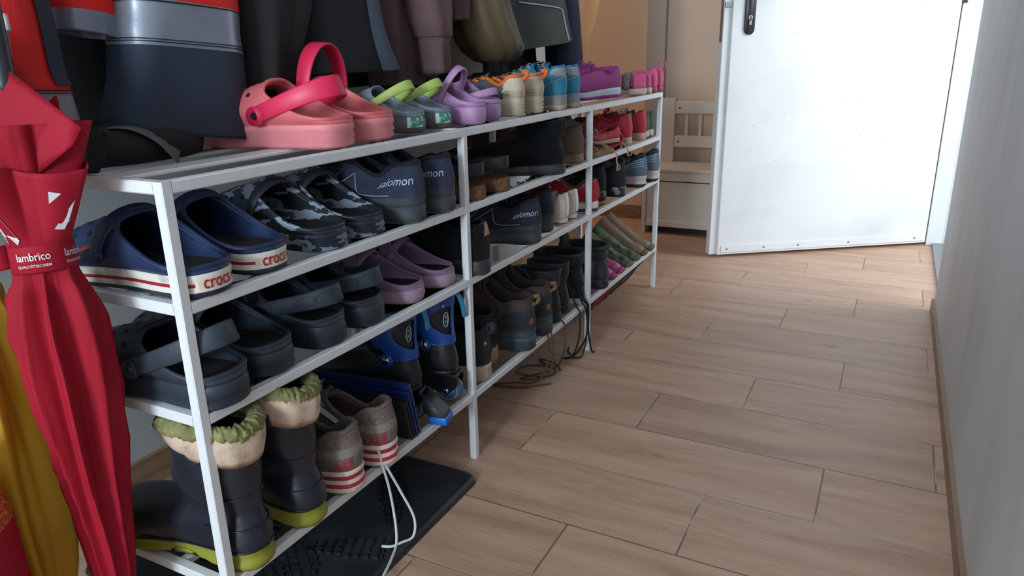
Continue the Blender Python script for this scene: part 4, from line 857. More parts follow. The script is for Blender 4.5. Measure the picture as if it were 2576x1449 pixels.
# inline skates
sk_b = mat('blue_skate_plastic', srgb(30,74,150), .3, bump=.02); sk_k = mat('black_skate_shell', srgb(26,28,32), .42, bump=.1); sk_f = mat('skate_frame_black', srgb(20,21,25), .35)
whl = mat('clear_grey_urethane', srgb(72,88,104), .2); hubm = mat('blue_hub', srgb(50,120,190), .35); cyan = mat('cyan_strap', srgb(54,134,170), .5); chrome = mat('chrome_bolt', srgb(200,204,210), .2, metal=1)
def skate(x, y, yaw, lab, brake):
    r = empty('inline_skate'); fz_ = .060
    S = boot('inline_skate', .25, .086, 1, sk_k, [sk_k], [(0,.008,0),(.5,.003,0),(1,.004,0)], .016, .170, wtop=.46, rtop=.20, utop=.24, wrinkle=0, toeh=.05)
    for c in list(S['root'].children):
        c.parent = r; c.location.z += fz_
        if c.name.startswith('upper'): c.name = 'boot_shell'
    bpy.data.objects.remove(S['root']); sf = S['upper']
    o3 = V(0,0,fz_)
    # cuff: wraps back, with a window cut
    bm = bmesh.new(); nt = 110; nr = 48; G = [[None]*(nr+1) for _ in range(nt+1)]
    for i in range(nt+1):
        t = -.32+.64*i/nt
        for j in range(nr+1): G[i][j] = bm.verts.new(sf(t, .46+.54*j/nr, .0035)+o3)
    for i in range(nt):
        for j in range(nr):
            t = -.32+.64*(i+.5)/nt; rr = (j+.5)/nr; at = abs(t)
            if at < .175 and abs(rr-.48-.10*at/.175) < .26*(1-(at/.175)**2.2)**.5*(1 if at > .02 else .0): continue
            if rr < .55*max(0,min(1,(at-.16)/.05))*max(0,min(1,(.26-at)/.03))*0 + (.5*smooth((at-.27)/.05)): continue
            bm.faces.new((G[i][j],G[i+1][j],G[i+1][j+1],G[i][j+1]))
    bmesh.ops.delete(bm, geom=[v for v in bm.verts if not v.link_faces], context='VERTS')
    bv = [v for v in bm.verts if v.is_boundary]
    for _ in range(8): bmesh.ops.smooth_vert(bm, verts=bv, factor=.5, use_axis_x=True, use_axis_y=True, use_axis_z=True)
    cf = fin('cuff', bm, sk_b, r, True, False); mm = cf.modifiers.new('t','SOLIDIFY'); mm.thickness = .003; mm.offset = 0
    for sgn in (1,-1):
        bm = bmesh.new(); p = sf(.235*sgn,.47,.0045)+o3; cyl(bm, p, (0,-sgn,0), .0135, .004, 24); a_ = fin('ankle_disc', bm, sk_b, r)
        bm = bmesh.new(); cyl(bm, p+V(0,-.004*sgn,0), (0,-sgn,0), .007, .002, 18); fin('bolt', bm, chrome, a_)
    bm = bmesh.new(); p = sf(.10,.90,.0060)+o3; cyl(bm, p, (.4,-1,0), .0035, .002, 14); fin('rivet', bm, chrome, r)
    # round badge with letter
    ctr = (.065,.74); bm = bmesh.new()
    tube(bm, [sf(ctr[0]+.022*math.cos(a*PI/12), ctr[1]+.075*math.sin(a*PI/12), .0015)+o3 for a in range(25)], .0010, 5); bd = fin('round_badge', bm, lett, r)
    tx = surf_text('D', sf, ctr[0], ctr[1], .018, .075, .0016, weight=.02, m=lett, parent=bd); tx.location = o3
    for sgn in (1,-1):
        bm = bmesh.new(); patch(bm, sf, .115*sgn, .150*sgn, .16, .34, .0012, 6, 4, f=lambda a,b,sg=sgn: ((.105+.05*a*(.3+.7*b))*sg, .16+.20*b)); h_ = fin('shell_vent', bm, dark_in, r); h_.location = o3
    # hanging cyan strap at the back
    bm = bmesh.new(); p = sf(0,.98,.004)+o3; pts = cr([p+V(-.006,.004,.006), p+V(.006,.012,-.002), p+V(.010,.022,-.025), p+V(.010,.030,-.052)],6); ribbon(bm, pts, V(.006,.009,0), .0022); fin('strap', bm, cyan, r)
    # frame and wheels
    bm = bmesh.new()
    for sy in (-.016,.016):
        pl = [(.006,.058),(-.03,.072),(-.20,.068),(-.225,.060),(-.232,.030),(-.205,.024),(-.18,.036),(-.15,.040),(-.11,.040),(-.07,.040),(-.04,.026),(-.015,.026),(.0,.040)]
        rows = [[Vector((a,sy+t,b)) for a,b in pl] for t in (-.0016,.0016)]; loft(bm, rows, None, True, True)
    fr = fin('frame', bm, sk_f, r, False)
    bm = bmesh.new(); box(bm,(-.225,-.018,.056),(-.0,.018,.066),0,.002); fin('mount_plate', bm, sk_f, r, False)
    for k in range(4):
        wx = -.022-.062*k; wr = .0295
        bm = bmesh.new(); rows = []
        for rr,yy in ((.014,-.010),(.022,-.0118),(.027,-.009),(wr,-.003),(wr,.003),(.027,.009),(.022,.0118),(.014,.010)): rows.append([Vector((wx+rr*math.cos(2*PI*q/28), yy, wr+rr*math.sin(2*PI*q/28))) for q in range(28)])
        loft(bm, rows+[rows[0]]); w_ = fin('wheel', bm, whl, r)
        bm = bmesh.new(); cyl(bm,(wx,-.0105,wr),(0,1,0),.0145,.021,20); fin('hub', bm, hubm, w_)
        bm = bmesh.new(); cyl(bm,(wx,-.0185,wr),(0,1,0),.0055,.037,6); fin('axle_bolt', bm, chrome, w_)
        bm = bmesh.new(); tube(bm,[(wx+.0215*math.cos(2*PI*q/20),-.0122,wr+.0215*math.sin(2*PI*q/20)) for q in range(21)],.0007,4); fin('wheel_print', bm, lett, w_)
    if brake:
        bm = bmesh.new()
        rows = [[p for p in [Vector((a, sy*wd, b)) for a,b in ()]] for sy in ()]
        prof = [(.004,.052),(.026,.040),(.046,.022),(.050,.012),(.020,.012),(.006,.022)]
        rows = [[Vector((a-.001,yy,b*1.0+.002)) for a,b in prof] for yy in (-.017,-.013,0,.013,.017)]
        loft(bm, rows, None, True, True); bk = fin('brake_arm', bm, mat('brake_arm_grey', srgb(58,62,68), .5), r)
        bm = bmesh.new(); box(bm,(.014,-.019,.0),(.052,.019,.016),0,.003); fin('brake_pad', bm, mat('bright_blue_brake', srgb(24,104,200), .4), bk)
    r.location = (x,y,Z4+.001); r.rotation_euler.z = math.radians(yaw); tag(r, lab, 'inline skate', G4)
skate(-.018, 1.040, 12, 'black and blue inline skate with a blue heel brake pad, beside the folders', True)
skate(.006, 1.132, 8, 'black and blue inline skate with a big rear wheel showing, against the second rack leg', False)
# middle bay
blksuede2 = mat('soft_black_nubuck', srgb(36,37,41), .9, bump=.4, bscale=400); crm = mat('scuffed_cream_sole', srgb(186,168,150), .65, srgb(120,98,82), 22, .3, 120, mix=(.48,.72)); crm2 = mat('honey_sole', srgb(180,146,104), .65, srgb(140,108,76), 22, .2, 120)
for x,y,s,m2,lab in ((.010,1.256,1,crm,'black ankle-high shoe with scuffed cream sole, right of the second rack leg'),(-.022,1.345,-1,crm2,'black ankle-high shoe with honey-coloured sole, between its twin and the hiking boots')):
    S = sneaker('ankle_shoe', .26, .090, s, blksuede2, [m2], [(0,.004,0),(.2,.0,0),(.35,-.002,0),(.4,0,0),(.75,-.002,0),(.8,0,0),(1,.002,0)], hz=.038, fz=.024, hh=.120, dip=.104, fh=.128, op=.45, wide=1.45, rim=(.0032,blksuede2), tongue=(blksuede2,.02), laces=bootlace_black, wr=.0012)
    sf = S['upper']; bm = bmesh.new(); c = sf(0,.97,.002); tube(bm, cr([c+V(-.002,0,-.012), c+V(.012,0,-.006), c+V(.014,0,.010), c+V(.002,0,.008)],5), .003, 8, flat=1.6); fin('heel_loop', bm, blksuede2, S['root'])
    bm = bmesh.new(); tube(bm, [sf(-.2+.4*q/20, .30+.02*math.sin(q), .001) for q in range(21)], .0011, 5); fin('seam', bm, blksuede2, S['root'])
    surf_text('R', sf, .03, .62, .018, .10, .0014, weight=.02, m=lett, parent=S['root'])
    place(S, x, y, Z4+.0005, 6, 0, 0, lab, 'shoe', G4)
hikeu = mat('slate_black_nubuck', srgb(46,50,54), .85, srgb(36,38,42), 14, .5, 300); hikec = mat('brown_lining_suede', srgb(74,60,58), .85, bump=.3, bscale=300); hikes = mat('slate_rubber_sole', srgb(62,74,82), .6, srgb(48,56,62), 16, .3, 120)
badge = mat('copper_badge', srgb(168,112,78), .5)
for x,y,s,lab in ((.024,1.452,1,'slate black hiking boot with brown collar and copper badge, second in the middle bay'),(.018,1.562,-1,'slate black hiking boot with brown collar and copper badge, beside the tall black pair')):
    S = sneaker('hiking_boot', .285, .102, s, [hikeu, hikec, hikes], [hikes], [(0,.006,0),(.1,.0,0),(.3,-.003,0),(.36,.0,0),(.6,-.003,0),(.7,0,0),(1,.001,0)], hz=.036, fz=.026, hh=.130, dip=.119, fh=.164, op=.44, rim=(.0032,hikec), tongue=(hikec,.02), laces=brownlace, wr=.0022, toeh=.045, tread=.004, insole=dark_in,
        umis=lambda r_2: 1 if r_2 > .74 else (2 if r_2 < .13 else 0), rows=24, wide=1.5)
    sf = S['upper']; r = S['root']
    bm = bmesh.new(); patch(bm, sf, .042,.020,.36,.50,.002,4,4); bd = fin('badge', bm, badge, r)
    bm = bmesh.new(); patch(bm, sf, .038,.024,.385,.475,.0026,4,4); b2 = fin('badge_field', bm, dark_in, bd)
    bm = bmesh.new(); c = sf(.031,.42,.003); cyl(bm, c, (1,-.4,0), .0028, .0008, 10)
    for q in (-1,0,1): cyl(bm, sf(.031+q*.0045,.452,.003), (1,-.4,0), .0012, .0008, 8)
    fin('paw_mark', bm, badge, bd)
    bm = bmesh.new(); c = sf(0,.97,.003); tube(bm, cr([c+V(-.002,0,-.016), c+V(.012,0,-.008), c+V(.012,0,.006), c+V(.002,0,.004)],5), .0035, 8, flat=1.6); fin('heel_loop', bm, mat('ochre_webbing', srgb(160,118,72), .8, srgb(60,46,36), 300, mix=(.45,.55)), r)
    bm = bmesh.new()
    for a0,r0,a1,r1 in ((.30,.42,.06,.28),(.22,.60,.05,.55),(.36,.30,.18,.16)): tube(bm, [sf(a0+(a1-a0)*q/12, r0+(r1-r0)*q/12+.03*math.sin(q/12*PI), .0012) for q in range(13)], .0012, 5)
    fin('seam', bm, hikeu, r)['kind'] = 'stuff'
    bm = bmesh.new(); patch(bm, sf, .455,.49,.94,1.0,.006,4,3); fin('size_label', bm, mat('grey_woven_label', srgb(120,120,122), .8), r)
    place(S, x, y, Z4+.0005, 8, 0, 0, lab, 'hiking boot', G4)
bkl = mat('soft_black_leather', srgb(34,37,41), .55, srgb(42,44,48), 12, .3, 200)
def rings(S, rs_, m, w=.0016):
    bm = bmesh.new()
    for r_1 in rs_: tube(bm, [S['upper'](-.24+.48*q/24, r_1, .001) for q in range(25)], w, 6)
    o = fin('seam', bm, m, S['root']); o['kind'] = 'stuff'
for x,y,s,lab in ((.004,1.648,1,'narrow black leather boot with piped seams, beside the hiking boots'),(-.004,1.722,-1,'narrow black leather boot with piped seams, in front of the tall padded boots')):
    S = boot('leather_boot', .24, .078, s, bkl, [black_rub], flat_prof, .026, .142, rtop=.25, wtop=.42, utop=.255, wrinkle=.001)
    rings(S, (.12,.45,.78), bkl, .0011); place(S, x, y, Z4+.0005, 6, 0, 0, lab, 'boot', G4)
pad = mat('padded_black_nylon', srgb(40,45,50), .6, srgb(52,58,62), 10, .35, 180); fold = mat('padded_collar', srgb(48,52,56), .8, bump=.4)
for x,y,s,lab in ((-.016,1.868,1,'tall padded black winter boot with long hanging laces at the third rack leg'),(.018,1.975,-1,'tall padded black winter boot with a thick collar, beside the pink rubber boots')):
    S = boot('winter_boot', .275, .098, s, pad, [black_rub], [(0,.005,0),(.2,-.001,0),(.6,-.002,0),(1,.002,0)], .032, .128, rtop=.275, wtop=.54, utop=.29, wrinkle=.0028, rim=(.006,fold), toeh=.045, tread=.003, tongue=(pad,.0))
    rings(S, (.10,.30,.48,.66,.88), pad, .0016)
    bm = bmesh.new(); t_ = S['top'][NS//2]; rws = []
    for k in range(8):
        q = k/7; ctr = t_+V(.012-.016*q, 0, -.03+.075*q); hw_ = .036*(1-.5*max(0,q-.6)/.4)
        rws.append([ctr+V(.012*a*a,a*hw_,0) for a in (-1,-.5,0,.5,1)]+[ctr+V(.012*a*a+.008,a*hw_*.9,0) for a in (1,.5,0,-.5,-1)])
    loft(bm, rws, None, True, True); fin('tongue', bm, fold, S['root'])
    place(S, x, y, Z4+.0005, 8, 0, 0, lab, 'boot', G4)
# far bay: children's rubber boots tipped back, soles to the front
pkb = mat('pink_printed_rubber', srgb(196,88,142), .4, srgb(120,42,86), 60, mix=(.50,.56), third=srgb(208,176,176), bump=.05); pks = mat('bright_pink_rubber', srgb(206,88,166), .45); pkt = mat('dusty_pink_tread', srgb(166,70,100), .7)
grb = mat('green_camouflage_rubber', srgb(44,60,36), .4, srgb(84,98,66), 34, third=srgb(108,124,92), mix=(.47,.58)); grs = mat('green_grey_tread', srgb(92,96,78), .7)
tnb = mat('taupe_rubber', srgb(128,104,84), .45, srgb(112,116,90), 9, mix=(.45,.7)); tns = mat('brown_tread', srgb(98,80,66), .7)
for (y,s,m,m2,m3,L,h_,pt,x,lab) in ((2.075,1,pkb,pks,pkt,.165,.150,58,.012,'pink printed child rubber boot tipped on its heel, nearest the padded winter boots'),(2.150,-1,pkb,pks,pkt,.165,.150,58,.012,'pink printed child rubber boot tipped on its heel, beside the green camouflage boots'),
        (2.232,1,grb,grs,grs,.185,.185,56,.014,'dark green camouflage child rubber boot tipped on its heel, beside the pink pair'),(2.312,-1,grb,grs,grs,.185,.185,56,.014,'dark green camouflage child rubber boot tipped on its heel, beside the taupe pair'),
        (2.388,1,tnb,tnb,tns,.20,.20,54,.016,'taupe child rubber boot tipped on its heel, left one of its pair'),(2.462,-1,tnb,tnb,tns,.20,.20,54,.016,'taupe child rubber boot tipped on its heel at the last rack leg')):
    S = boot('child_rubber_boot', L, .078, s, [m,m2], [m3], [(0,.003,0),(.3,-.001,0),(.7,-.002,0),(1,.001,0)], .018, h_, rtop=.235, wtop=.46, utop=.26, wrinkle=.0006, tread=.004, toeh=.03, thick=.003,
        collar=[(.04,0,.066),(.07,.24,.066),(.15,.32,.066),(.24,.33,.066),(.33,.30,.068),(.39,.22,.070),(.44,.10,.072),(.46,0,.072)], umatf=lambda u,v,z: 1 if z < .036 and u < .5 else 0)
    bm = bmesh.new(); t_ = S['top']; tube(bm, t_+[t_[0]], .0024, 6); fin('top_rim', bm, m if m is not pkb else m2, S['root'])
    place(S, x, y, Z4+.012, 6, pt, 0, lab, 'rubber boot', G4)
# ---------------- laces that hang over the front rail
def strand(nm, pts, r, m, lab, par=None):
    bm = bmesh.new(); tube(bm, cr([V(*p) for p in pts], 8), r, 7, flat=.8); return fin(nm, bm, m, par)
def hang(root, nm, m, strands, r=.0021):
    """loose lace ends are a part of their shoe"""
    bpy.context.view_layer.update(); inv = root.matrix_world.inverted()
    for s in strands:
        bm = bmesh.new(); tube(bm, [inv @ p for p in cr([V(*q) for q in s], 8)], r, 7, flat=.75); fin(nm, bm, m, root)
def find(lab): return next(o for o in bpy.data.objects if o.get('label','').startswith(lab))
wl = mat('white_flat_lace', srgb(206,210,212), .8)
rzz = Z4
ad = find('grey mesh running shoe with red-striped white sole, its white')
hang(ad, 'hanging_lace', wl, [[(-.11,.83,.27),(-.05,.845,.225),(.005,.858,.195),(.014,.862,.158),(.022,.866,.11),(.032,.862,.05),(.040,.850,.018),(.055,.815,.0155),(.068,.775,.015),(.078,.735,.010),(.082,.700,.0065)],
    [(-.11,.835,.27),(-.05,.850,.226),(.005,.863,.196),(.016,.868,.158),(.030,.885,.10),(.048,.895,.045),(.055,.880,.018),(.045,.858,.016),(.036,.842,.016),(.020,.835,.016)]], .0024)
hb = find('slate black hiking boot with brown collar and copper badge, second')
rl = mat('brown_speckled_lace', srgb(66,52,46), .85, srgb(120,96,74), 500, mix=(.5,.6))
hang(hb, 'hanging_lace', rl, [[(-.09,1.51,.30),(-.03,1.545,.20),(.004,1.545,.163),(.015,1.545,.148),(.014,1.548,.09),(-.01,1.556,.03),(-.04,1.560,.006),(-.09,1.545,.004),(-.13,1.51,.004),(-.06,1.525,.004),(.004,1.58,.004)],
    [(-.09,1.515,.30),(-.03,1.555,.20),(.004,1.560,.163),(.016,1.562,.15),(.016,1.570,.08),(-.01,1.590,.02),(-.06,1.605,.004),(-.11,1.61,.004),(-.10,1.66,.005),(-.04,1.675,.004),(-.012,1.640,.004),(-.045,1.590,.004),(-.08,1.57,.006),(-.03,1.64,.008)]], .0026)
hb2 = find('slate black hiking boot with brown collar and copper badge, beside')
hang(hb2, 'hanging_lace', rl, [[(-.08,1.60,.30),(-.02,1.635,.20),(.005,1.642,.163),(.016,1.645,.145),(.014,1.65,.08),(-.01,1.66,.02),(-.06,1.69,.004),(-.09,1.715,.004),(-.04,1.705,.004),(-.005,1.665,.004)]], .0026)
wb = find('tall padded black winter boot with long')
hang(wb, 'hanging_lace', bootlace_black, [[(-.10,1.80,.30),(-.04,1.77,.24),(.004,1.752,.166),(.016,1.750,.145),(.014,1.748,.07),(-.005,1.742,.015),(-.04,1.746,.004),(-.015,1.762,.004),(.012,1.775,.008),(.020,1.79,.06),(.018,1.80,.145),(.004,1.80,.168),(-.05,1.80,.24)],
    [(-.10,1.81,.30),(-.03,1.80,.24),(.004,1.79,.168),(.016,1.793,.145),(.020,1.81,.06),(.022,1.828,.006),(.030,1.832,.004)],
    [(-.10,1.81,.30),(-.03,1.805,.24),(.004,1.81,.168),(.017,1.812,.145),(.016,1.80,.06),(-.01,1.775,.008),(-.04,1.80,.004),(-.05,1.83,.004)]], .0026)
bt = find('black trainer with sandy laces hanging')
sl = mat('sandy_leather_lace', srgb(176,144,116), .8)
fs = find('small sandy brown sandal')
hang(fs, 'hanging_lace', sl, [[(-.03,2.02,Z2+.03),(.0,2.025,Z2+.010),(.014,2.028,Z2-.004),(.016,2.026,Z2-.03),(.020,2.045,Z2-.045),(.020,2.02,Z2-.050),(.018,2.03,Z2-.030)],
    [(-.02,2.12,Z2+.03),(.004,2.13,Z2+.010),(.014,2.13,Z2-.004),(.018,2.12,Z2-.02),(.020,2.15,Z2-.018),(.018,2.13,Z2-.008)]], .0024)
# ---------------- rubber boot tray / mat on the floor
mt_ = mat('black_mat_rubber', srgb(30,33,38), .42, srgb(52,56,60), 9, .25, 90, mix=(.45,.75))
mo = empty('rubber_floor_mat', (-.18,.84,0)); tag(mo, 'black rubber floor mat with raised shoe-print pattern under the near bay of the rack', 'floor mat')
bm = bmesh.new(); hx,hy = .238,.27; rr = .022
def rrect(hx,hy,r,z,n=6):
    o = []
    for cx,cy,a0 in ((hx-r,hy-r,0),(-hx+r,hy-r,PI/2),(-hx+r,-hy+r,PI),(hx-r,-hy+r,3*PI/2)):
        for k in range(n+1): a = a0+PI/2*k/n; o.append(Vector((cx+r*math.cos(a),cy+r*math.sin(a),z)))
    return o
loft(bm, [rrect(hx,hy,rr,0),rrect(hx,hy,rr,.004),rrect(hx-.004,hy-.004,rr,.014),rrect(hx-.012,hy-.012,rr-.004,.0145),rrect(hx-.018,hy-.018,rr-.008,.009)], None, True, True); fin('mat_base', bm, mt_, mo)
rn = random.Random(5)
for px_,py_,an in ((.12,.13,2.2),(.10,-.10,2.5),(-.05,.02,2.0),(.02,.20,.8),(.16,-.02,.4),(-.12,.16,1.7),(.04,-.20,1.0),(-.14,-.12,2.8)):
    bm = bmesh.new(); R2 = Matrix.Rotation(an,3,'Z')
    for k in range(-5,6):
        u_1 = k*.017; hw_ = .030*(1-.35*(abs(k)/5)**2)*(.72 if k < -1 else 1)
        for sg in (-1,1):
            for w0,w1 in ((.12,.5),(.6,.95)):
                a = [(u_1-.0045,sg*hw_*w0),(u_1+.0045,sg*hw_*w0+.0),(u_1+.0045+.003,sg*hw_*w1),(u_1-.0045+.003,sg*hw_*w1)]
                vs_ = [[bm.verts.new((R2@Vector((p,q,0)))+Vector((px_,py_,z))) for p,q in a] for z in (.008,.0125)]
                bm.faces.new(vs_[1] if sg < 0 else vs_[1])
                for q in range(4): bm.faces.new((vs_[0][q],vs_[0][(q+1)%4],vs_[1][(q+1)%4],vs_[1][q]))
    bmesh.ops.delete(bm, geom=[v for v in bm.verts if abs(v.co.x) > hx-.02 or abs(v.co.y) > hy-.02], context='VERTS')
    o = fin('shoe_print', bm, mt_, mo, False); o['kind'] = 'stuff'
# ================================================================== COATS
hookm = mat('coat_rail_wood', srgb(190,186,180), .5)
cr_o = empty('coat_rail', (-.54,.3,1.50)); tag(cr_o, 'coat rail with hooks along the left wall above the shoe rack', 'coat rail')
bm = bmesh.new(); box(bm,(.0,0,-.05),(.02,2.6,.05),0,.003); fin('board', bm, hookm, cr_o, False)
HKY = [.50,.62,.78,.94,1.12,1.34,1.62,1.80,1.98,2.16,2.34]
for y in HKY:
    bm = bmesh.new(); tube(bm, cr([V(.02,y-.3,.01),V(.07,y-.3,-.005),V(.10,y-.3,.0),V(.115,y-.3,.04)],5), .005, 8); fin('hook', bm, MC['black_metal'], cr_o)
def garment(name, stations, mats, segm, folds=(7,.012), lab='', cat='coat', n=56, thick=.004, seed=1, power=2.4, parent=None, sub=8, gather=None):
    """stations: (yl,zl,yr,zr,x0,rx) from top to bottom; closed folded tube"""
    rn = random.Random(seed); ph = [rn.random()*6.28 for _ in range(4)]
    P = [(V(s[0],s[1],s[4]), V(s[2],s[3],s[5])) for s in stations]
    A = cr([p[0] for p in P], sub); Bq = cr([p[1] for p in P], sub); rows = []; mis = []
    ns = len(stations)-1
    for j in range(len(A)):
        t = j/(len(A)-1); yl,zl,x0 = A[j]; yr,zr,rx = Bq[j]; row = []
        amp = folds[1]*(.25+.75*smooth(t*1.2)) * (gather[1] if gather and t > gather[0] else 1)
        for i in range(n):
            a = 2*PI*i/n; c = math.cos(a); s = math.sin(a)
            cs = math.copysign(abs(c)**(2/power), c); sn = math.copysign(abs(s)**(2/power), s)
            f = amp*(math.sin(folds[0]*a+ph[0]+1.6*t)*.6+math.sin((folds[0]*2-1)*a+ph[1]-2*t)*.25+.5*noise.noise(Vector((c*1.5+seed,s*1.5,t*3))))
            ym = (yl+yr)/2; hw_ = (yr-yl)/2; row.append(Vector((x0+(rx+f)*sn, ym+(hw_+f*.35)*cs, (zl+zr)/2+(zr-zl)/2*cs)))
        rows.append(row); mis.append(segm(t) if segm else 0)
    if gather:
        pass
    org = Vector((sum(p.x for p in rows[0])/n, sum(p.y for p in rows[0])/n, rows[-1][0].z))
    org = Vector((stations[0][4], (stations[0][0]+stations[0][2])/2, min(stations[-1][1],stations[-1][3])))
    bm = bmesh.new(); loft(bm, [[p-(org if parent is None else parent['_o']) for p in r] for r in rows], mis, True, False)
    bmesh.ops.recalc_face_normals(bm, faces=bm.faces)
    # open tube: make sure the outside faces out
    f = max(bm.faces, key=lambda q: q.calc_center_median().x)
    if f.normal.x < 0: bmesh.ops.reverse_faces(bm, faces=bm.faces)
    if parent is None:
        r = empty(name, org); r['_o'] = org; tag(r, lab, cat, 'coats hanging above the shoe rack')
    else: r = parent
    o = fin('body' if parent is None else name, bm, mats, r, True, False); m_ = o.modifiers.new('t','SOLIDIFY'); m_.thickness = thick; m_.offset = -1
    r['__last'] = ''; del r['__last']
    G_ROWS[o.name] = rows
    return r, Surf(rows, org+V(0,0,.3))
G_ROWS = {}
def deco(r, name, bm, m, smooth_=True):
    o = fin(name, bm, m, r, smooth_, False); o.location = -Vector(r['_o']); return o
navyc = mat('navy_workwear_cloth', srgb(50,60,78), .85, srgb(40,50,66), 6, .25, 700, mix=(.35,.7)); hired = mat('fluorescent_red_cloth', srgb(255,42,30), .7, srgb(226,22,24), 5, .2, 500)
hired_d = mat('soiled_red_cloth', srgb(214,30,30), .8, srgb(84,24,24), 9, .3, 300, mix=(.48,.66), detail=6); refl = mat('grey_reflective_tape', srgb(150,156,170), .35, srgb(128,134,150), 6, .1, 200, metal=.25); refl_d = mat('dirty_reflective_tape', srgb(126,126,130), .5, srgb(84,80,78), 9, .15, 100, mix=(.45,.7))
blkc = mat('black_jacket_cloth', srgb(28,27,28), .9, srgb(34,32,32), 5, .4, 500); blkc2 = mat('charcoal_knit_cloth', srgb(34,35,39), .95, bump=.7, bscale=600); slate = mat('slate_grey_cloth', srgb(84,94,110), .95, bump=.6, bscale=700)
brn = mat('mauve_brown_fleece', srgb(112,86,88), .95, srgb(100,78,80), 12, .3, 600); olv = mat('olive_padded_cloth', srgb(98,84,58), .6, srgb(84,72,52), 8, .3, 200); dkg = mat('dark_green_softshell', srgb(70,80,72), .8, srgb(50,56,54), 4, .3, 500, mix=(.4,.6)); blkn = mat('black_ribbed_cuff', srgb(20,20,23), .95, bump=.6, bscale=500)
nvc = mat('midnight_blue_cloth', srgb(28,34,60), .85, bump=.3, bscale=400); tanc = mat('tan_cloth', srgb(196,142,96), .85, srgb(178,124,82), 6, .2, 300)
TOPZ = 1.44
# 1 red work trousers leg with soiled panel and tape, far left
r,sf = garment('work_trousers', [(.43,TOPZ,.47,TOPZ,-.36,.02),(.40,1.30,.56,1.30,-.30,.05),(.40,.95,.585,.95,-.24,.055),(.405,.84,.588,.82,-.23,.055),(.412,.806,.590,.796,-.225,.055),(.415,.76,.592,.745,-.22,.055)], [hired_d, refl_d],
    lambda t: 1 if t > .80 else 0, (5,.007), 'fluorescent red work trouser leg with soot stains and a dirty reflective band, far left', 'trousers', seed=3)
bm = bmesh.new(); patch(bm, sf, .02, .17, .10, .79, .003, 10, 20); deco(r, 'side_panel', bm, navyc)
bm = bmesh.new()
for rr in (.815,.83,.985): tube(bm, [sf(.02+.48*q/40, rr, .001) for q in range(41)], .0008, 4)
deco(r, 'stitching', bm, navyc)['kind'] = 'stuff'
# 2 dark jacket behind it
r,sf = garment('dark_jacket', [(.62,TOPZ,.66,TOPZ,-.42,.02),(.54,1.32,.74,1.32,-.42,.05),(.50,1.0,.86,1.0,-.40,.055),(.48,.74,.98,.73,-.39,.055),(.48,.715,.99,.71,-.39,.055)], [blkc], None, (6,.010), 'black jacket hanging behind the two work garments, mostly in shadow', 'jacket', seed=5)
# 3 sleeve with tape
r,sf = garment('work_sleeve_jacket', [(.66,TOPZ,.70,TOPZ,-.30,.02),(.62,1.30,.74,1.30,-.28,.04),(.615,1.0,.70,1.0,-.25,.035),(.612,.93,.690,.92,-.245,.034),(.608,.903,.684,.895,-.245,.034),(.606,.868,.684,.856,-.245,.034)], [navyc,hired,refl],
    lambda t: 2 if t > .84 else (1 if t > .70 else 0), (4,.003), 'navy work sleeve with red stripe and grey cuff band, left of the big work jacket', 'jacket', seed=6)
# 4 big work jacket
r,sf = garment('work_jacket', [(.76,TOPZ,.80,TOPZ,-.28,.02),(.66,1.34,.90,1.34,-.25,.06),(.655,1.10,.895,1.10,-.235,.062),(.675,.93,.868,.915,-.222,.060),(.678,.900,.864,.888,-.220,.060),(.672,.870,.862,.858,-.220,.060),(.668,.849,.862,.833,-.218,.060),(.655,.80,.858,.78,-.214,.060),(.632,.752,.856,.722,-.210,.062),(.640,.736,.852,.704,-.208,.062)], [navyc,hired,refl],
    lambda t: (1 if t < .375 else (2 if t < .665 else 0)) if t > .15 else 0, (4,.006), 'navy work jacket with wide grey reflective band and fluorescent red above, hem touching the rack', 'jacket', seed=8, power=3.2)
bm = bmesh.new()
for rr in (.40,.415,.635,.65,.965): tube(bm, [sf(.02+.50*q/40, rr, .0012) for q in range(41)], .0007, 4)
deco(r, 'stitching', bm, MC['black_board'] if 'black_board' in MC else navyc)['kind'] = 'stuff'
# 5 black jacket sleeve sweeping right
r,sf = garment('black_jacket', [(.94,TOPZ,.98,TOPZ,-.26,.02),(.86,1.34,1.08,1.34,-.24,.06),(.86,1.05,1.05,1.05,-.22,.06),(.868,.93,1.02,.93,-.21,.055),(.862,.85,.985,.86,-.205,.052),(.856,.78,.945,.80,-.200,.048),(.850,.715,.900,.755,-.198,.040)], [blkc], None, (5,.012), 'black jacket whose sleeve sweeps down to the coral clogs', 'jacket', seed=12)
# 6 charcoal jacket
r,sf = garment('charcoal_jacket', [(1.10,TOPZ,1.14,TOPZ,-.30,.02),(.98,1.34,1.25,1.34,-.27,.06),(.975,1.05,1.25,1.05,-.245,.065),(.965,.93,1.24,.93,-.235,.065),(.955,.86,1.26,.86,-.23,.065),(.950,.800,1.284,.803,-.225,.068)], [blkc2, slate], None, (6,.010), 'charcoal knitted jacket with a slate grey side above the coral clogs', 'jacket', seed=14)
bm = bmesh.new(); patch(bm, sf, -.05, .20, .1, 1.0, .003, 16, 24); deco(r, 'side_panel', bm, slate)
# 7 black lining garment behind brown hoodie
r,sf = garment('long_black_coat', [(1.34,TOPZ,1.38,TOPZ,-.43,.02),(1.20,1.32,1.52,1.32,-.41,.05),(1.18,1.0,1.62,1.0,-.40,.055),(1.16,.80,1.60,.80,-.39,.055),(1.15,.765,1.56,.770,-.39,.055)], [blkc], None, (7,.012), 'long black coat hanging at the back behind the mauve-brown hoodie', 'coat', seed=15)
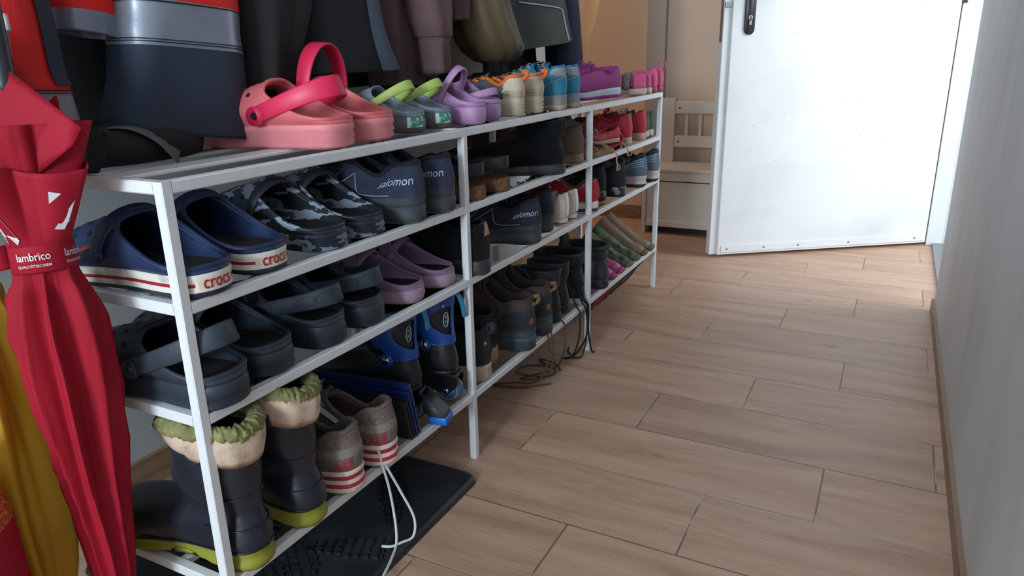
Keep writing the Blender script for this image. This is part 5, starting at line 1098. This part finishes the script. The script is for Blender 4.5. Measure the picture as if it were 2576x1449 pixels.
# 8 mauve brown hoodie with two sleeves
r,sf = garment('hoodie', [(1.40,TOPZ,1.44,TOPZ,-.32,.02),(1.25,1.34,1.52,1.34,-.29,.06),(1.27,1.05,1.50,1.05,-.28,.055),(1.285,.93,1.44,.93,-.275,.05),(1.29,.82,1.43,.82,-.27,.05),(1.30,.770,1.425,.765,-.268,.05)], [brn], None, (5,.010), 'mauve-brown hoodie with ribbed cuffs in the middle of the coats', 'hoodie', seed=16)
def sleeve(par, nm, pts, m, cm, nfold=5, am=.004, cuffw=.72, seed=2):
    """pts: (x,y,z,r) down the arm; last two = cuff"""
    C_ = cr([V(*p[:3]) for p in pts], 6); Rr = cr([V(p[3],0,0) for p in pts], 6); rows = []; rn = random.Random(seed); p0 = rn.random()*6
    for j,(c,q) in enumerate(zip(C_,Rr)):
        t = j/(len(C_)-1); rows.append([c+V((q.x+am*math.sin(nfold*2*PI*i/40+p0+t*3)+am*noise.noise(V(i*.4,t*9,seed)))*math.sin(2*PI*i/40), (q.x+am*math.sin(nfold*2*PI*i/40+p0+t*3))*math.cos(2*PI*i/40),0) for i in range(40)])
    k = (len(pts)-2)*6; bm = bmesh.new(); loft(bm, rows[:k+1], None, True, False); o = deco(par, nm, bm, m)
    rib = []
    for row in rows[k:]:
        c = sum(row, Vector())/40; rib.append([c+(p-c)*(1+.02*(i%2)) for i,p in enumerate(row)])
    bm = bmesh.new(); loft(bm, rib); c_ = fin('cuff', bm, cm, o, True, False); mm = c_.modifiers.new('t','SOLIDIFY'); mm.thickness = .003
    return o
sleeve(r, 'sleeve', [(-.23,1.36,1.36,.045),(-.21,1.365,1.15,.05),(-.195,1.385,.98,.052),(-.19,1.39,.90,.046),(-.188,1.392,.868,.040),(-.188,1.393,.862,.036),(-.188,1.395,.792,.033)], brn, brn, seed=4)
sleeve(r, 'sleeve', [(-.23,1.46,1.36,.040),(-.20,1.49,1.15,.042),(-.20,1.515,1.0,.036),(-.20,1.520,.955,.030),(-.20,1.520,.945,.030),(-.20,1.522,.905,.026)], brn, brn, seed=5)
r,sf = garment('black_sweater', [(1.52,TOPZ,1.56,TOPZ,-.36,.02),(1.44,1.30,1.58,1.30,-.34,.04),(1.43,1.0,1.55,1.0,-.33,.04),(1.42,.84,1.52,.84,-.32,.035),(1.42,.785,1.515,.780,-.32,.034)], [blkn], None, (5,.006), 'black sweater sleeve hanging between the hoodie and the olive jacket', 'sweater', seed=17)
# 9 olive jacket, elasticated sleeve
r,sf = garment('olive_jacket', [(1.70,TOPZ,1.74,TOPZ,-.36,.02),(1.56,1.34,1.88,1.34,-.34,.06),(1.58,1.05,1.84,1.05,-.33,.055),(1.60,.98,1.82,.98,-.33,.05)], [olv], None, (5,.010), 'olive padded jacket with a gathered elastic cuff in the middle of the coats', 'jacket', seed=18)
sleeve(r, 'sleeve', [(-.25,1.62,1.36,.06),(-.22,1.60,1.15,.066),(-.20,1.605,1.0,.070),(-.195,1.615,.93,.074),(-.19,1.64,.87,.080),(-.188,1.66,.838,.074),(-.188,1.672,.815,.052),(-.188,1.676,.808,.030),(-.188,1.678,.785,.028)], olv, blkn, 9, .005, seed=9)
# 10 dark green softshell
r,sf = garment('softshell_jacket', [(1.90,TOPZ,1.94,TOPZ,-.28,.02),(1.74,1.34,2.08,1.34,-.25,.06),(1.70,1.05,2.10,1.05,-.235,.065),(1.705,.95,2.125,.985,-.225,.066),(1.72,.88,2.15,.91,-.22,.066),(1.74,.836,2.165,.868,-.215,.066)], [dkg], None, (5,.008), 'dark green softshell jacket with a thin pale piping line', 'jacket', seed=20, power=3)
bm = bmesh.new(); pp_ = [sf(.345,.60,.002),sf(.30,.615,.002),sf(.25,.64,.002),sf(.218,.665,.002),sf(.207,.70,.002),sf(.204,.80,.002),sf(.204,.97,.002)]; tube(bm, cr(pp_,5), .0022, 6); deco(r, 'piping', bm, lett)
r,sf = garment('black_trousers', [(2.05,TOPZ,2.09,TOPZ,-.40,.02),(1.88,1.3,2.18,1.3,-.37,.05),(1.90,.95,2.20,.95,-.35,.05),(1.92,.82,2.19,.82,-.34,.05),(1.94,.775,2.17,.775,-.335,.05)], [blkc], None, (6,.010), 'black trousers hanging behind the softshell jacket', 'trousers', seed=22)
# 11 navy jacket
r,sf = garment('navy_coat', [(2.20,TOPZ,2.24,TOPZ,-.28,.02),(2.10,1.34,2.26,1.34,-.26,.05),(2.10,1.05,2.245,1.05,-.235,.05),(2.10,.95,2.25,.96,-.225,.05),(2.105,.790,2.275,.788,-.22,.05)], [nvc], None, (4,.006), 'midnight blue coat beside the tan one at the door end', 'coat', seed=23)
# 12 tan coat
r,sf = garment('tan_coat', [(2.38,TOPZ,2.42,TOPZ,-.34,.02),(2.26,1.34,2.62,1.34,-.31,.05),(2.24,1.15,2.64,1.15,-.29,.055),(2.22,1.0,2.56,1.0,-.275,.055),(2.20,.90,2.46,.89,-.265,.05),(2.18,.80,2.36,.805,-.26,.045),(2.18,.785,2.34,.775,-.26,.045)], [tanc], None, (5,.008), 'tan coat hanging last on the rail by the corner of the wall', 'coat', seed=25)
bm = bmesh.new(); patch(bm, sf, -.03, .01, .30, .62, .008, 4, 10); deco(r, 'belt_tab', bm, mat('cream_tab', srgb(224,196,166), .8))
# ================================================================== UMBRELLAS
redn = mat('red_umbrella_nylon', srgb(160,24,44), .7, srgb(148,20,38), 6, .15, 300, spec=.2); yeln = mat('yellow_umbrella_nylon', srgb(222,176,44), .6, srgb(200,150,40), 5, .15, 200); wht = mat('white_print', srgb(214,218,220), .6)
def umbrella(name, loc, H, prof, m, lab, seed, tilt=(0,0), pleats=9, tie=None, flare=None):
    r = empty(name, loc); tag(r, lab, 'umbrella', 'umbrellas leaning at the end of the shoe rack'); rn = random.Random(seed); ph = rn.random()*6
    P_ = cr([V(z,rd,k) for z,rd,k in prof], 8); rows = []; n = 128
    for p in P_:
        z,rd,kf = p; row = []
        for i in range(n):
            a = 2*PI*i/n; tw = z*2.2
            fold_ = .5+.5*math.sin(pleats*a+tw*pleats*.35+ph+.8*math.sin(2*a+z*7)); sh = 1-1.9*abs(math.sin(pleats*a/2+tw*pleats*.12+ph+.5*math.sin(2*a+z*7)+.5*noise.noise(V(math.cos(a),math.sin(a),z*6+seed))))**.8; fine = noise.noise(V(math.cos(a)*5,math.sin(a)*5,z*5+a))
            rr_ = rd*(1+kf*(.19*sh+.08*math.sin(3*a+z*9+ph)+.10*fine))
            row.append(V(rr_*math.cos(a), rr_*math.sin(a), z))
        rows.append(row)
    bm = bmesh.new(); loft(bm, rows, None, True, False); c = fin('canopy', bm, m, r, True, True)
    mm = c.modifiers.new('t','SOLIDIFY'); mm.thickness = .0012
    bm = bmesh.new(); tube(bm, [V(0,0,.0),V(0,0,.03),V(0,0,prof[0][0]+.03)], .005, 10, taper=[.6,1,1.3]); fin('ferrule', bm, MC['black_metal'], r)
    bm = bmesh.new(); cyl(bm, (0,0,prof[-1][0]-.25), (0,0,1), .005, H-prof[-1][0]+.10, 12); fin('shaft', bm, steel, r)
    bm = bmesh.new(); tube(bm, cr([V(0,0,H-.16),V(0,0,H-.03),V(-.02,0,H+.03),V(-.06,0,H+.045),V(-.095,0,H+.02),V(-.10,0,H-.03)],6), .011, 12); fin('handle', bm, MC['black_metal'], r)
    return r, Surf(rows, V(0,0,.4))
r,sf = umbrella('umbrella', (-.115,.460,0), .95, [(.045,.006,.2),(.09,.013,1.),(.17,.021,1.3),(.26,.027,1.4),(.36,.034,1.4),(.46,.040,1.4),(.53,.040,1.4),(.575,.035,1.3),(.60,.030,.6),(.64,.030,.3)], redn, 'red umbrella tied with a printed strap, standing at the left end of the shoe rack', 4)
bm = bmesh.new(); rows = []
for z,rd in ((.602,.032),(.604,.0335),(.632,.0325),(.634,.031)): rows.append([V(rd*math.cos(2*PI*i/48),rd*math.sin(2*PI*i/48),z+.004*math.sin(2*PI*i/48+2)) for i in range(48)])
loft(bm, rows); st_ = fin('tie_strap', bm, redn, r); mm = st_.modifiers.new('t','SOLIDIFY'); mm.thickness = .002
ssf = Surf([[V(.0335*math.cos(-2*PI*i/NS),.0335*math.sin(-2*PI*i/NS),.604+.026*j/4+.004*math.sin(-2*PI*i/NS+2)) for i in range(NS)] for j in range(5)], V(0,0,.61))
for tc in (.130,.905):
    surf_text('lambrico', ssf, tc, .66, .155, .34, .0016, weight=.01, m=wht, parent=st_)
    surf_text('QUALITÄTSSCHIRM', ssf, tc, .27, .155, .16, .0016, weight=.01, m=wht, parent=st_)
bm = bmesh.new(); ribbon(bm, [V(-.026,-.022,.62),V(-.034,-.034,.618),V(-.050,-.042,.612)], V(0,0,.028), .003); fin('strap_end', bm, redn, r)
# loose cloth above the strap: two layers of panels whose corners flare out
def flare(nm, hemf, seed, rb=.028, k=1.):
    n = 120; rows = []; J = 14
    for j in range(J+1):
        t = j/J; row = []
        for i in range(n):
            a = 2*PI*i/n; hz_, hr = hemf(a); z = .63+(hz_-.63)*t
            rr_ = rb+(hr-rb)*(t**.9)*1.0+.005*k*math.sin(5*a+seed+t*2)*t
            row.append(V(rr_*math.cos(a), rr_*math.sin(a), z))
        rows.append(row)
    bm = bmesh.new(); loft(bm, rows); o = fin(nm, bm, redn, r, True, True); mm = o.modifiers.new('t','SOLIDIFY'); mm.thickness = .0012
    return Surf(rows, V(0,0,.7))
dg = math.radians
def tri(a, c, w_): d = abs((a-c+PI)%(2*PI)-PI)/w_; return max(0,1-d)
f1 = flare('loose_panel', lambda a: (.735-.02*math.cos(a)+.11*tri(a,dg(200),1.1)+.05*tri(a,dg(110),.6), .040+.038*tri(a,dg(22),.75)+.03*tri(a,dg(-75),.5)+.03*tri(a,dg(110),.6)), 1)
f2 = flare('loose_panel', lambda a: (.765+.10*tri(a,dg(215),1.0), .036+.040*tri(a,dg(35),.7)+.012*tri(a,dg(-60),.5)), 2, .025)
# long folded panel that climbs to the rib tips on the left
for (pa,pb,pc,pd) in (((.104,-.012,.755),(.02,-.055,.80),(-.05,-.045,.875),(.0,.01,.86)),):
    bm = bmesh.new(); rows = []
    for j in range(13):
        t = j/12; lo = V(-.02,-.044,.665).lerp(V(.066,.018,.742),t); hi = V(-.075,-.034,.90).lerp(V(.074,.026,.760),t)
        rows.append([lo.lerp(hi,q/8)+V(0,-.010*math.sin(PI*q/8)*(1-t),0) for q in range(9)])
    loft(bm, rows, None, closed=False); o = fin('loose_panel', bm, redn, r); mm = o.modifiers.new('t','SOLIDIFY'); mm.thickness = .0012
for p,d in ((V(-.062,-.042,.874),V(-.012,-.004,.03)),(V(-.03,.03,.86),V(-.01,.006,.03))):
    bm = bmesh.new(); cyl(bm, p, d, .0045, .018, 12, r2=.0038); tip = fin('rib_tip', bm, wht, r)
    bm = bmesh.new(); tube(bm, [p, p*.5+V(0,0,.33), V(0,0,.60)], .0016, 6); fin('rib', bm, steel, r)
bm = bmesh.new()
def pol(sf_, pts, off): 
    vs_ = [bm.verts.new(sf_(a,b,off)) for a,b in pts]; bm.faces.new(vs_)
for sfx,pts in ((f1,[(.985,.28),(.04,.62),(.075,.62),(.085,.45),(.075,.30),(.03,.36),(.02,.26)]),(f1,[(.975,.62),(.975,.78),(.005,.74)]),(f1,[(.735,.10),(.76,.50),(.80,.52),(.83,.16),(.815,.10),(.800,.20),(.775,.20),(.765,.10)])):
    bm = bmesh.new(); pol(sfx, pts, .0022); fin('white_letter', bm, wht, r, False)
r,sf = umbrella('umbrella', (-.250,.412,0), .92, [(.045,.012,.2),(.10,.046,.8),(.20,.070,.8),(.32,.076,.9),(.44,.070,1.1),(.54,.058,1.2),(.60,.042,1),(.62,.034,.8),(.645,.048,1)], yeln, 'yellow umbrella standing behind the red one at the left edge', 9, pleats=9)
bm = bmesh.new(); p = sf(.70,.70,.004) if 0 else V(.052,-.062,.475); ribbon(bm, cr([p+V(-.05,-.006,.004),p+V(-.01,-.008,.0),p+V(.012,-.004,-.004)],5), V(0,0,.014), .002); fin('red_tab', bm, redn, r)
orgm = mat('orange_mesh_cloth', srgb(214,110,40), .8, srgb(150,60,24), 260, mix=(.42,.5))
o = empty('orange_net_bag', (-.150,.322,0)); tag(o, 'orange net bag with red bottom standing at the far left edge below the yellow umbrella', 'bag')
rows = []
for z,rd in ((.0,.03),(.01,.050),(.15,.055),(.335,.054),(.37,.050),(.41,.035),(.43,.015)): rows.append([V(rd*(1+.08*math.sin(5*2*PI*i/40+z*20))*math.cos(2*PI*i/40), rd*(1+.08*math.sin(4*2*PI*i/40+z*15))*math.sin(2*PI*i/40), z) for i in range(40)])
bm = bmesh.new(); loft(bm, rows, [1,1,1,0,0,0,0], True, True); fin('sack', bm, [orgm, redn], o)
bm = bmesh.new(); tube(bm, cr([V(-.012,0,.425),V(-.03,0,.455),V(-.01,0,.455),V(-.002,0,.425)],6), .003, 8); fin('bag_handle', bm, orgm, o)

# black soft bag lying at the near end of the top tier under the work jacket
bg_o = empty('black_bag', (-.215,.655,Z1+.001)); tag(bg_o, 'black soft bag lying on the near end of the top tier under the work jackets', 'bag')
rows = []; nb = 48
for k,(z,sx,sy) in enumerate(((0,.060,.085),(.004,.070,.096),(.02,.075,.102),(.034,.070,.096),(.045,.052,.074),(.050,.02,.03))):
    rows.append([V(sx*math.copysign(abs(math.cos(2*PI*i/nb))**.7,math.cos(2*PI*i/nb))*(1+.10*noise.noise(V(math.cos(2*PI*i/nb)*3,math.sin(2*PI*i/nb)*3,z*30))), sy*math.copysign(abs(math.sin(2*PI*i/nb))**.7,math.sin(2*PI*i/nb)), z*(1+.3*noise.noise(V(math.cos(2*PI*i/nb)*2,math.sin(2*PI*i/nb)*2,4)))) for i in range(nb)])
bm = bmesh.new(); loft(bm, rows, None, True, True); fin('pouch', bm, blkc, bg_o)
bm = bmesh.new(); ribbon(bm, cr([V(.045,-.07,.040),V(.062,-.085,.045),V(.078,-.095,.022),V(.088,-.115,.002)],6), V(.02,.012,.004), .0022); fin('bag_strap', bm, blkn, bg_o)
bm = bmesh.new(); ribbon(bm, cr([V(.02,-.04,.047),V(.05,-.02,.046),V(.072,.0,.030),V(.078,.02,.004)],6), V(-.02,.035,0), .0018); fin('grey_flap', bm, mat('grey_webbing', srgb(96,96,98), .9), bg_o)
